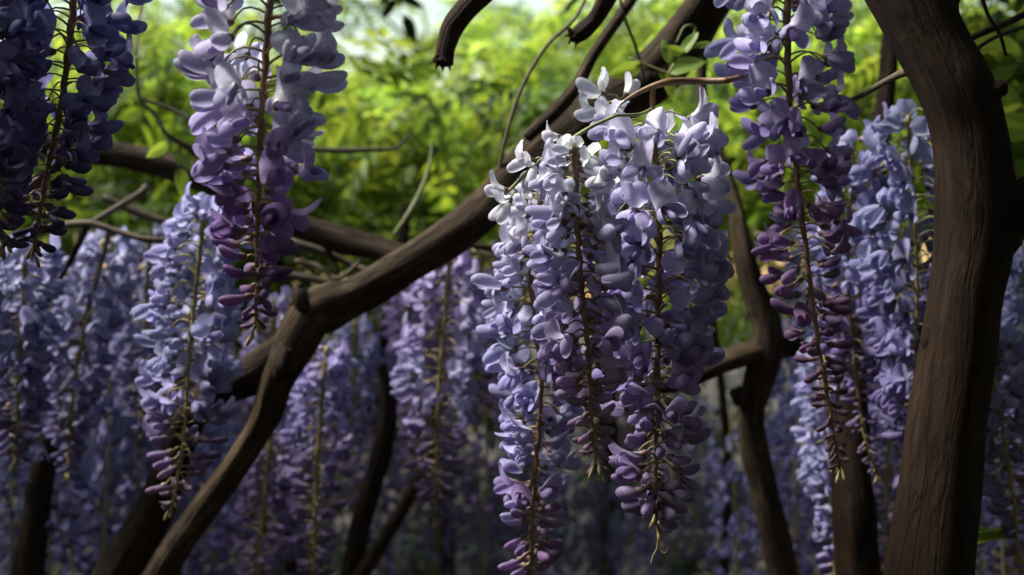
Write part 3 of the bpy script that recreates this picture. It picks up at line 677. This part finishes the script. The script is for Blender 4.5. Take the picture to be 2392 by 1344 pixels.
# ---- racemes in the middle distance (slightly out of focus)
GM = 'racemes in the middle distance'
def mid(label, path, d, prof, cols, o, b, n, fs, seed, **kw):
    kw.setdefault('gap', 30); kw.setdefault('stem', M_STEMG); kw.setdefault('sw', (13, 7))
    return raceme(label, path, d, prof, cols, o, b, n, fs, seed, lod=1, group=GM, **kw)
mid('blurred lavender raceme with an olive stem in front of the lower left fork', [(480, 470), (470, 560), (455, 700), (440, 860), (430, 1010), (415, 1120), (402, 1185)], 1.5,
    [(470, 70), (560, 112), (700, 118), (850, 110), (950, 100), (1050, 88), (1120, 66), (1185, 20)],
    [(480, LAV), (760, BLUE), (930, (0.32, 0.29, 0.58)), (1060, (0.24, 0.14, 0.34)), (1180, (0.2, 0.14, 0.18))], 900, 1010, 104, 1.25, 21, green_to=620)
mid('slim blue-violet raceme hanging just under the fork of the diagonal limb', [(765, 810), (757, 880), (748, 980), (740, 1100), (735, 1220), (733, 1340), (733, 1400)], 1.85,
    [(810, 60), (880, 80), (1000, 82), (1120, 76), (1240, 62), (1340, 46), (1400, 20)],
    [(810, (0.38, 0.33, 0.64)), (1000, (0.34, 0.30, 0.60)), (1140, (0.24, 0.15, 0.37)), (1400, (0.16, 0.09, 0.22))], 1010, 1110, 90, 1.18, 22)
mid('blurred lilac raceme between the diagonal limb and the middle cluster, tip hanging free', [(1052, 590), (1045, 680), (1036, 780), (1026, 880), (1022, 1000), (1020, 1120), (1016, 1215)], 1.85,
    [(590, 60), (680, 112), (800, 110), (900, 98), (1000, 82), (1100, 66), (1160, 52), (1215, 16)],
    [(590, (0.42, 0.33, 0.62)), (760, (0.42, 0.36, 0.66)), (900, (0.40, 0.37, 0.66)), (1030, (0.28, 0.20, 0.42)), (1215, (0.22, 0.14, 0.2))], 960, 1010, 96, 1.28, 23)
mid('purple raceme touching the left flank of the middle cluster', [(1125, 585), (1118, 720), (1112, 860), (1108, 990)], 2.15,
    [(585, 70), (700, 82), (850, 66), (990, 24)], [(585, (0.42, 0.32, 0.62)), (800, (0.33, 0.20, 0.46)), (990, (0.25, 0.12, 0.32))], 760, 860, 66, 1.25, 24)
mid('lilac raceme half hidden behind the free-hanging lilac one', [(960, 640), (955, 720), (950, 830), (948, 900)], 2.3,
    [(640, 55), (740, 66), (850, 48), (900, 20)], [(640, (0.42, 0.33, 0.62)), (900, (0.32, 0.22, 0.48))], 800, 860, 44, 1.25, 25)
mid('dim violet raceme whose tip leaves the bottom edge left of the slim blue-violet one', [(632, 1010), (625, 1100), (612, 1230), (600, 1400)], 2.1,
    [(1010, 60), (1120, 74), (1250, 70), (1400, 40)], [(1010, (0.32, 0.26, 0.5)), (1150, (0.25, 0.17, 0.4)), (1400, (0.2, 0.12, 0.3))], 1130, 1200, 60, 1.15, 26)
mid('soft blue-lavender raceme seen under the diagonal limb', [(830, 750), (828, 830), (824, 930), (822, 1060)], 2.3,
    [(750, 50), (840, 64), (960, 50), (1060, 22)], [(750, LAV), (930, (0.36, 0.33, 0.62)), (1060, (0.3, 0.24, 0.5))], 960, 1010, 54, 1.2, 27)
mid('broad pale blue raceme between the mauve-tipped raceme and the big trunk', [(2122, 270), (2128, 400), (2136, 520), (2142, 640), (2140, 800), (2138, 940), (2130, 1060)], 1.5,
    [(230, 90), (330, 120), (480, 140), (640, 140), (800, 120), (940, 90), (1060, 40)],
    [(240, (0.44, 0.45, 0.74)), (520, (0.37, 0.37, 0.68)), (760, (0.30, 0.27, 0.58)), (1060, (0.22, 0.18, 0.42))], 900, 1000, 112, 1.3, 28, green_to=600)
mid('narrow bluish raceme with a long green stem right behind the mauve-tipped raceme', [(1990, 330), (1985, 470), (1980, 600), (1985, 740), (2000, 880), (2025, 1040), (2050, 1110)], 1.55,
    [(330, 70), (480, 90), (640, 96), (760, 90), (860, 60), (960, 40), (1110, 18)],
    [(330, (0.42, 0.42, 0.72)), (640, (0.35, 0.33, 0.64)), (900, (0.26, 0.18, 0.42)), (1110, (0.2, 0.14, 0.22))], 820, 900, 92, 1.25, 29)
mid('pale small-flowered raceme hanging left of the straight dark trunk', [(1930, 820), (1925, 920), (1935, 1050), (1945, 1180), (1950, 1320), (1950, 1400)], 1.75,
    [(820, 60), (950, 70), (1100, 64), (1250, 50), (1400, 26)], [(820, LAV), (1100, BLUE), (1250, (0.32, 0.27, 0.56)), (1400, VIO)], 1120, 1280, 70, 1.2, 30, gap=20)
mid('dim blue raceme with a long bare olive stem at the right edge', [(2312, 780), (2318, 860), (2335, 960), (2355, 1080), (2372, 1200), (2380, 1300)], 1.5,
    [(700, 90), (860, 96), (1000, 90), (1150, 70), (1300, 30)], [(700, (0.34, 0.35, 0.66)), (950, (0.28, 0.26, 0.54)), (1300, (0.2, 0.15, 0.36))], 1050, 1150, 66, 1.3, 31, gap=48)
mid('blue raceme peeping out right of the big trunk below its side limb', [(2400, 560), (2395, 680), (2385, 820), (2380, 960)], 1.75,
    [(560, 80), (700, 90), (860, 74), (960, 30)], [(560, (0.38, 0.39, 0.70)), (960, (0.24, 0.22, 0.5))], 860, 920, 60, 1.25, 32)
mid('dusky raceme filling the gap between the big trunk and the straight dark trunk', [(2085, 760), (2082, 900), (2075, 1050), (2070, 1200), (2068, 1320)], 1.9,
    [(760, 70), (900, 84), (1100, 76), (1320, 30)], [(760, (0.32, 0.30, 0.60)), (1000, (0.27, 0.23, 0.5)), (1320, (0.2, 0.15, 0.36))], 1060, 1160, 78, 1.25, 33)
mid('blue-violet raceme at the left below the shadowed navy ones', [(60, 580), (55, 700), (48, 840), (40, 980), (36, 1080)], 1.7,
    [(580, 80), (700, 96), (850, 88), (980, 66), (1080, 26)], [(580, (0.34, 0.35, 0.62)), (860, (0.25, 0.24, 0.50)), (1080, (0.18, 0.13, 0.32))], 900, 980, 86, 1.3, 34)
mid('grey-blue raceme with a dark stem next to the lower left fork raceme', [(245, 560), (228, 640), (205, 740), (180, 860), (165, 1000), (160, 1100)], 1.85,
    [(560, 70), (680, 92), (820, 90), (960, 70), (1100, 28)], [(560, (0.42, 0.42, 0.68)), (800, (0.30, 0.29, 0.55)), (1100, (0.2, 0.16, 0.36))], 930, 1020, 90, 1.25, 35)
mid('lavender raceme with sunlit top just left of the lower left fork raceme', [(350, 545), (346, 650), (340, 780), (332, 900), (330, 1010)], 2.0,
    [(545, 60), (660, 84), (800, 80), (920, 58), (1010, 24)], [(545, (0.46, 0.45, 0.72)), (800, (0.34, 0.32, 0.60)), (1010, (0.24, 0.19, 0.42))], 860, 930, 78, 1.25, 36)
mid('lavender raceme showing between the tall raceme tip and the fork', [(640, 700), (636, 790), (630, 880), (626, 980)], 2.1,
    [(680, 60), (780, 76), (900, 60), (980, 26)], [(680, (0.48, 0.42, 0.72)), (980, (0.34, 0.28, 0.56))], 860, 920, 58, 1.25, 37)

# ---- far curtain of racemes
def far_mesh(seed, L, hw, n):
    rs = np.random.RandomState(seed); b = Buf(); az = 0.0
    for i in range(n):
        f = (i + rs.uniform(0, 0.8)) / n; az += R(137.5) + rs.uniform(-0.4, 0.4)
        w = hw * (1.0 if f < 0.45 else 1.0 - 0.72 * (f - 0.45) / 0.55) * rs.uniform(0.8, 1.08)
        kind = 'open' if f < 0.5 else ('half' if f < 0.68 else 'bud'); src = LOW[kind][rs.randint(len(LOW[kind]))]
        V, F, T, _ = src.arrays(); s = 1.3 * (1.0 - 0.35 * f) * rs.uniform(0.9, 1.1)
        el = R(rs.uniform(-30, 10)); dv = Vector((math.cos(az) * math.cos(el), math.sin(az) * math.cos(el), math.sin(el)))
        m = np.array(frame(dv, R(rs.uniform(-30, 30))))[:3, :3] * s
        base = np.array(dv) * max(0.004, w - 0.02 * s) + np.array((0, 0, -L * f))
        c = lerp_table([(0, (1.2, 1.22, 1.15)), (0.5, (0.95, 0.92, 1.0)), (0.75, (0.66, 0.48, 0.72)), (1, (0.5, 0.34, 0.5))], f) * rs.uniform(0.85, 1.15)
        b.add(V @ m.T + base, F, T * c, 0)
    pr = [(0.003 * math.sin(4 * t + seed), 0, -L * 1.03 * t + 0.03, 0.0026 * (1.1 - 0.5 * t)) for t in np.linspace(0, 1, 10)]
    V, F, _ = tube_arrays(pr, 5)
    return b.mesh('flowers', [M_PETAL]), mesh_of('rachis', V, F, [M_STEMG])
FAR = [far_mesh(300 + i, 0.36 + 0.05 * (i % 4), 0.055 + 0.006 * (i % 3), 58 + 6 * (i % 3)) for i in range(8)]
rf = random.Random(77)
def far(label, group, px, py, d, col, sc_=1.0):
    root = mk('wisteria_raceme', None); root.location = P(px, py, d); root.rotation_euler = (rf.uniform(-0.06, 0.06), rf.uniform(-0.06, 0.06), rf.uniform(0, 6.28))
    root.scale = (sc_, sc_, sc_ * rf.uniform(0.85, 1.5)); tag(root, label, 'raceme', group)
    a, b = FAR[rf.randrange(len(FAR))]
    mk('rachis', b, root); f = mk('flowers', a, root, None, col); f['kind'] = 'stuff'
ORD = 'first second third fourth fifth sixth seventh eighth ninth tenth eleventh twelfth'.split()
def region(label, group, n, x0, x1, y0, y1, d0, d1, cols):
    for i in range(n):
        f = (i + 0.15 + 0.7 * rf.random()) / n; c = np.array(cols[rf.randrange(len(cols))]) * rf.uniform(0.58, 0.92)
        lab = label if '#' not in label else label.replace('#', 'leftmost' if i == 0 else ('rightmost' if i == n - 1 else ORD[i] + ' from the left'))
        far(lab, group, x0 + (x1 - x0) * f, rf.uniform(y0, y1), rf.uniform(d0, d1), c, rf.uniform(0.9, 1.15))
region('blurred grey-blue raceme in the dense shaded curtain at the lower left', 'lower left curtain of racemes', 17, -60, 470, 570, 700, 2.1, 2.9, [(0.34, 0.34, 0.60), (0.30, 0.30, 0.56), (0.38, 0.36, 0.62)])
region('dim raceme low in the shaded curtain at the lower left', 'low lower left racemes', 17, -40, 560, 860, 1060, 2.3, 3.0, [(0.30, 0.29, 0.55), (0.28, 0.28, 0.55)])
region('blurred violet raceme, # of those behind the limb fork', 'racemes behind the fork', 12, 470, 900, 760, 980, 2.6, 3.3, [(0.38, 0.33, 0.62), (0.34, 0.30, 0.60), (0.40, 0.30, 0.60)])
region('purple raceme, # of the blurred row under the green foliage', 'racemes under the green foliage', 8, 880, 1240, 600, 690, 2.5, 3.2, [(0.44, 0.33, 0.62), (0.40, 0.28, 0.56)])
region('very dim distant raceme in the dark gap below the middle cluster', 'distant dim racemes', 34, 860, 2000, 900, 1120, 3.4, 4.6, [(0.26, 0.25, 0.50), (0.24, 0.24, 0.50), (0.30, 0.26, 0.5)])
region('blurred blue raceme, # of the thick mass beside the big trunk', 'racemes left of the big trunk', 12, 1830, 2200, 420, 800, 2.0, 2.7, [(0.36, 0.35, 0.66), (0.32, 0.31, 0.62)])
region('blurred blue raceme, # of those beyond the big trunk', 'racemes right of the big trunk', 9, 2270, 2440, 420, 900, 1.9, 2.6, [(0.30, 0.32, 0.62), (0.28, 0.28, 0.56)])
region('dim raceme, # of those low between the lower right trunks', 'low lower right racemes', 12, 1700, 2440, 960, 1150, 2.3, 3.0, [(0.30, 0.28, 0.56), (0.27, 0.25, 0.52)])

# ------------------------------------------------------------------ foliage
def leaflet(L=0.05, w=0.011, fold=0.25):
    V = np.array([(0, 0, 0), (0.28 * L, 0.85 * w, fold * w), (0.62 * L, 0.8 * w, fold * w * 0.6 - 0.04 * L), (L, 0, -0.12 * L), (0.62 * L, -0.8 * w, fold * w * 0.6 - 0.04 * L), (0.28 * L, -0.85 * w, fold * w)])
    return V, [(0, 3, 2, 1), (0, 5, 4, 3)]
def compound(rs, L=0.20, pairs=5, ll=0.055, lw=0.0115):
    """pinnate leaf along +X with drooping leaflets"""
    Vs = []; F = []; n = 0
    lv, lf = leaflet(ll, lw)
    items = []
    for k in range(pairs):
        x = L * (0.25 + 0.7 * k / pairs)
        for s in (-1, 1): items.append((x, s * rs.uniform(48, 72), rs.uniform(-30, 5), rs.uniform(0.8, 1.1)))
    items.append((L * 0.96, 0, -15, 1.1))
    for x, a, dr, s in items:
        a = R(a); dr = R(dr)
        ry = np.array(((math.cos(dr), 0, -math.sin(dr)), (0, 1, 0), (math.sin(dr), 0, math.cos(dr))))
        rz = np.array(((math.cos(a), -math.sin(a), 0), (math.sin(a), math.cos(a), 0), (0, 0, 1)))
        z = -1.6 * x * x
        Vs.append((lv * s) @ ry.T @ rz.T + np.array((x, 0, z))); F += [tuple(i + n for i in f) for f in lf]; n += 6
    Vs.append(np.array([(0, -0.001, 0), (0, 0.001, 0), (L * 0.5, 0.001, -1.6 * L * L * .25), (L * 0.5, -0.001, -1.6 * L * L * .25), (L, 0, -1.6 * L * L)])); F += [(n, n + 1, n + 2, n + 3), (n + 3, n + 2, n + 4)]
    return np.concatenate(Vs), F
COMP = [compound(np.random.RandomState(i), 0.17 + 0.02 * (i % 3), 4 + i % 3) for i in range(6)]
def foliage_mesh(name, clumps, mat, seed, scale=1.0):
    """clumps: (centre, radii, count); real leaves through each clump's volume, thinner at the rim"""
    rs = np.random.RandomState(seed); AV = []; AT = []; n = 0; F = []
    for c, rad, cnt in clumps:
        for q in range(cnt):
            v = rs.normal(size=3); v /= np.linalg.norm(v); v *= rs.uniform(0.25, 1.0) ** 0.6
            pos = np.array(c) + v * np.array(rad)
            cv, cf = COMP[rs.randint(len(COMP))]
            a = math.atan2(v[1], v[0]) + rs.normal() * 0.7; e = R(rs.uniform(-45, 25)); ro = rs.normal() * 0.5
            ca, sa, ce, se, cr, sr = math.cos(a), math.sin(a), math.cos(e), math.sin(e), math.cos(ro), math.sin(ro)
            m = np.array(((ca, -sa, 0), (sa, ca, 0), (0, 0, 1))) @ np.array(((ce, 0, -se), (0, 1, 0), (se, 0, ce))) @ np.array(((1, 0, 0), (0, cr, -sr), (0, sr, cr)))
            AV.append(cv @ m.T * scale * rs.uniform(0.75, 1.2) + pos)
            t = np.array((1, 1, 1)) * rs.uniform(0.32, 1.25) * np.array((rs.uniform(0.8, 1.2), 1, rs.uniform(0.7, 1.3)))
            AT.append(np.repeat(t[None, :], len(cv), 0)); F += [tuple(i + n for i in f) for f in cf]; n += len(cv)
    return mesh_of(name, np.concatenate(AV), F, [mat], np.concatenate(AT), smooth=False)

def W(px, py, d, sx, sy, sz, n):     # clump at a picture point, radii in metres
    v = P(px, py, d); return ((v.x, v.y, v.z), (sx, sy, sz), n)

def leafy(name, label, trunk, clumps, mat, seed, group='green trees behind the blossom', scale=1.0, bark=M_BARKD, cat='tree'):
    root = tag(mk(name, None), label, cat, group)
    woody('trunk', trunk, root, bark, 10, 8, seed=seed)
    rr = random.Random(seed); t = trunk[-1]; tp = Vector(t[1:4]) if t[0] == 'w' else P(t[0], t[1], t[2])
    for c, rad, cnt in clumps:
        c = Vector(c); mdl = tp.lerp(c, 0.5) + Vector((0, 0, 0.06))
        woody('limb', [('w', *tp, 0.022), ('w', *mdl, 0.014), ('w', *c, 0.006)], root, bark, 6, 5, seed=seed)
    cr = mk('crown', foliage_mesh('crown', [(c, r_, int(k * 1.7)) for c, r_, k in clumps], mat, seed, scale * 0.76), root); cr['kind'] = 'stuff'
    return root
def gtrunk(px, d, py_top, r=0.05):
    b = P(px, 672, d); t = P(px, py_top, d)
    return [('w', b.x, d, -0.1, r), ('w', b.x + 0.03, d, 0.8, r * 0.8), ('w', t.x, d, t.z, r * 0.5)]

leafy('leafy_tree', 'bright yellow-green tree glowing behind the diagonal limb', gtrunk(1010, 4.2, 480), [
    W(900, 380, 4.0, 0.30, 0.35, 0.20, 90), W(1050, 300, 4.3, 0.34, 0.4, 0.24, 110), W(820, 250, 4.5, 0.26, 0.3, 0.2, 70), W(1130, 400, 4.0, 0.25, 0.3, 0.2, 80), W(980, 480, 3.9, 0.32, 0.3, 0.16, 80), W(1000, 215, 4.7, 0.4, 0.3, 0.10, 45)], M_LEAF, 401)
leafy('leafy_tree', 'lime-green tree filling the gap above the left bare limb', gtrunk(400, 3.8, 380), [
    W(360, 120, 3.6, 0.22, 0.3, 0.25, 80), W(420, 260, 3.7, 0.28, 0.3, 0.2, 80), W(300, 330, 3.9, 0.35, 0.3, 0.2, 80), W(420, 440, 3.5, 0.35, 0.3, 0.13, 60), W(120, 300, 3.9, 0.35, 0.3, 0.3, 70)], M_LEAF, 402)
leafy('leafy_tree', 'sunlit green tree between the diagonal limb and the middle cluster top', gtrunk(1400, 4.4, 300), [
    W(1300, 160, 4.2, 0.30, 0.3, 0.22, 90), W(1450, 100, 4.4, 0.32, 0.3, 0.22, 80), W(1560, 60, 4.3, 0.26, 0.3, 0.2, 60), W(1240, 250, 4.3, 0.25, 0.3, 0.16, 60), W(1650, 220, 4.0, 0.3, 0.3, 0.25, 80)], M_LEAF, 403)
leafy('leafy_tree', 'mid-green tree behind the upper right raceme and the big trunk', gtrunk(2020, 3.7, 250), [
    W(1700, 420, 3.6, 0.25, 0.3, 0.3, 90), W(2080, 120, 3.5, 0.3, 0.3, 0.22, 90), W(1960, 330, 3.5, 0.3, 0.3, 0.18, 80), W(1800, 200, 3.8, 0.3, 0.3, 0.3, 70), W(1740, 640, 3.6, 0.16, 0.25, 0.16, 40)], M_LEAF, 404)
leafy('leafy_tree', 'darker green tree beyond the big trunk at the right edge', gtrunk(2420, 3.3, 250), [
    W(2330, 60, 3.0, 0.18, 0.25, 0.14, 60), W(2380, 180, 3.0, 0.2, 0.25, 0.16, 60), W(2360, 330, 3.1, 0.2, 0.25, 0.16, 60), W(2480, 250, 3.2, 0.25, 0.25, 0.3, 60)], M_LEAF2, 405)
leafy('leafy_tree', 'green tree low behind the left limb and the fork', gtrunk(640, 3.6, 560), [
    W(560, 470, 3.4, 0.28, 0.3, 0.14, 60), W(720, 440, 3.8, 0.25, 0.3, 0.18, 60), W(740, 600, 3.4, 0.25, 0.25, 0.12, 50), W(260, 520, 3.3, 0.3, 0.3, 0.12, 60), W(60, 480, 3.3, 0.3, 0.3, 0.15, 60)], M_LEAF2, 406)
# tall distant trees with sky between their leaves
rt = random.Random(5)
for i, (px, d, py, lab) in enumerate([(560, 9, 60, 'tall distant tree showing behind the tall purple raceme'), (980, 11, 20, 'tall hazy distant tree under the white gaps of sky'), (1480, 9, 120, 'tall distant tree behind the broken black stubs'), (2020, 9, 60, 'tall distant tree behind the upper right raceme'), (150, 9, 100, 'tall distant tree behind the shadowed navy racemes'), (2400, 8, 120, 'tall distant tree behind the right edge twigs')]):
    cl = []
    for k in range(9):
        cx, cy = px + rt.uniform(-280, 280), py + rt.uniform(-120, 420); gap_ = 720 < cx < 1230 and cy < 230
        sz = 0.35 if gap_ else rt.uniform(0.5, 0.8)
        cl.append(W(cx, cy, d + rt.uniform(-0.8, 0.8), sz, 0.6, sz * 0.6, 11 if gap_ else (26 if cy < 120 else 56)))
    leafy('leafy_tree', lab, gtrunk(px, d, py + 100, 0.12), cl, M_LEAF2, 420 + i, scale=1.9)

# hedges added to darken the arbour: one backdrop, the others out of view
def hedge(label, x0, x1, y, z1, seed, mat, n, name='hedge', th=0.5, turn=False):
    root = tag(mk(name, None), label, 'hedge', None); rs = random.Random(seed); cl = []
    steps = max(3, int((x1 - x0) / 0.8))
    for i in range(steps + 1):
        x = x0 + (x1 - x0) * i / steps
        for z in np.arange(0.3, z1, 0.5):
            yy = y + rs.uniform(-0.2, 0.2); cl.append(((yy, x, z) if turn else (x, yy, z), (th, 0.6, 0.42) if turn else (0.6, th, 0.42), n))
    f = mk('foliage', foliage_mesh('foliage', cl, mat, seed, 1.5), root); f['kind'] = 'stuff'
    for i in range(0, steps + 1, 2):
        x = x0 + (x1 - x0) * i / steps
        xx, yy = (y, x) if turn else (x, y)
        woody('stem', [('w', xx, yy, -0.1, 0.04), ('w', xx + 0.05, yy, z1 * 0.5, 0.03), ('w', xx, yy, z1 * 0.85, 0.015)], root, M_BARKD, 6, 4, seed=i)
hedge('long dark evergreen hedge added as backdrop below the racemes, raised to block low sky', -4.5, 4.5, 6.8, 2.15, 501, M_LEAFD, 60)  # dark backdrop, tall enough to stop sky light leaking under the leaf roof

# leaf roofs; the unseen one above the picture is added for shade
def roof(label, x0, x1, y0, y1, z, n, seed, hole=None, mat=M_LEAF2):
    rs = random.Random(seed); cl = []
    nx = max(1, int((x1 - x0) / 0.35)); ny = max(1, int((y1 - y0) / 0.35))
    for i in range(nx):
        for j in range(ny):
            x = x0 + (i + 0.5) * (x1 - x0) / nx; y = y0 + (j + 0.5) * (y1 - y0) / ny
            if hole and hole(x, y): continue
            cl.append(((x, y, z + rs.uniform(-0.05, 0.1)), (0.24, 0.24, 0.09), n))
    root = tag(mk('shade_leaf_canopy', foliage_mesh('shade_leaf_canopy', cl, mat, seed, 1.15)), label, kind='stuff')
def sun_gap(x, y):
    return 0.65 < y < 2.15 and -1.45 < x < 0.12  # opening shaped so that sun reaches the middle racemes
roof('unseen leafy roof added above the blossoms to shade them, with a sun gap', -3.0, 3.0, -2.7, 2.9, 2.42, 38, 601, hole=sun_gap, mat=M_LEAFD)  # out of view, added to shade the racemes around the sun opening
roof('leafy wisteria roof over the far racemes', -3.2, 3.2, 3.0, 6.4, 2.0, 18, 602)  # visible foliage, extended back and thickened to shade the low background
hedge('unseen tall evergreen hedge added behind the viewer to block sky light', -2.8, 2.8, -2.7, 2.7, 511, M_LEAFD, 60)  # out of view, added to cut fill light from behind the camera
hedge('unseen tall evergreen hedge added along the left side to block sky light', -2.5, 5.5, -3.0, 2.5, 512, M_LEAFD, 60, turn=True)  # out of view, added to cut fill light from the left
hedge('unseen tall evergreen hedge added along the right side to block sky light', -2.5, 5.5, 3.0, 2.5, 513, M_LEAFD, 60, turn=True)  # out of view, added to cut fill light from the right

sh = mk('shade_leaf_clump', foliage_mesh('shade_leaf_clump', [((-0.76, 1.22, 2.04), (0.08, 0.08, 0.07), 22), ((-0.92, 1.20, 2.05), (0.14, 0.12, 0.10), 30)], M_LEAFD, 611, 0.8), tV); sh['kind'] = 'stuff'  # leaf clumps out of view, added to keep sun off the left racemes
# near leaf sprays at the right edge
M_NLEAF = leaf_material('near_leaf', (0.13, 0.20, 0.03), 0.4, (0.28, 0.38, 0.04))
def leaf_spray(label, pts, d, leaves):
    root = tag(mk('leaf_spray', None), label, 'leaf'); root.location = P(pts[0][0], pts[0][1], d)
    o = woody('stalk', [(x, y, d, w) for x, y, w in pts], None, M_TWIGG, 6, 6); o.parent = root; o.matrix_basis = Matrix.Translation(-root.location)
    b = leaf_blade()
    for (px, py, ang, s, tilt) in leaves:
        m = Matrix.Translation(P(px, py, d) - root.location) @ Matrix.Rotation(R(-ang), 4, 'Y') @ Matrix.Rotation(R(tilt), 4, 'X') @ Matrix.Scale(s, 4)
        mk('leaflet', b, root, m)
LB = []
def leaf_blade():
    if LB: return LB[0]
    V = []; T = []; nu, nv = 7, 10
    for j in range(nv):
        v = j / (nv - 1); w = 0.0125 * (math.sin(math.pi * v ** 0.75) ** 0.8 if 0 < v < 1 else 0.02)
        for i in range(nu):
            u = -1 + 2 * i / (nu - 1); V.append((0.05 * v, u * w, -0.006 * v * v + 0.35 * w * abs(u) + 0.0008 * math.sin(9 * v + 2 * u))); T.append((1, 1, 1) if abs(u) > 0.1 else (1.3, 1.25, 1.2))
    LB.append(mesh_of('leaflet', V, grid_faces(nu, nv), [M_NLEAF], np.array(T))); return LB[0]
leaf_spray('light green wavy leaves by the top right trunk edge', [(2420, 150, 10), (2360, 145, 8), (2300, 152, 5)], 1.6, [(2385, 128, 168, 1.5, 60), (2380, 150, 186, 1.6, 70), (2330, 150, 178, 1.3, 60), (2420, 300, 175, 1.4, 65)])
leaf_spray('single yellow-green leaf spray at the lower right edge', [(2372, 1180, 9), (2375, 1230, 7), (2380, 1290, 5)], 1.5, [(2375, 1215, 200, 1.7, 30), (2378, 1250, 172, 1.4, 20), (2385, 1215, -20, 1.3, 20)])
leaf_spray('thin green tendril leaves where the diagonal limb passes the broken stub', [(1470, 135, 6), (1530, 160, 6), (1600, 185, 6)], 1.56, [(1500, 150, 200, 0.8, 60), (1560, 170, 20, 0.9, 60), (1540, 165, -60, 0.8, 50)])

for k, (label, pts, d, lv) in enumerate([
    ('green leaf spray on the twig above the arched brown stalk', [(1560, 175, 6), (1590, 130, 5), (1625, 110, 4)], 1.5, [(1575, 150, 120, 0.6, 40), (1595, 128, 60, 0.6, 50), (1620, 112, 10, 0.55, 40), (1600, 122, 170, 0.5, 60)]),
    ('leaf spray hanging right of the big trunk below the top right leaves', [(2420, 240, 8), (2380, 260, 6), (2350, 300, 4)], 1.7, [(2395, 250, 200, 1.2, 50), (2370, 270, 240, 1.2, 40), (2352, 298, 215, 1.3, 50), (2380, 262, 130, 1.1, 60)]),
    ('yellowish leaf spray between the left limb and the tall raceme', [(385, 310, 6), (400, 350, 5), (420, 395, 4)], 1.8, [(392, 330, 220, 0.7, 50), (402, 355, -40, 0.7, 40), (418, 392, -80, 0.8, 50)])]):
    leaf_spray(label, pts, d, lv)
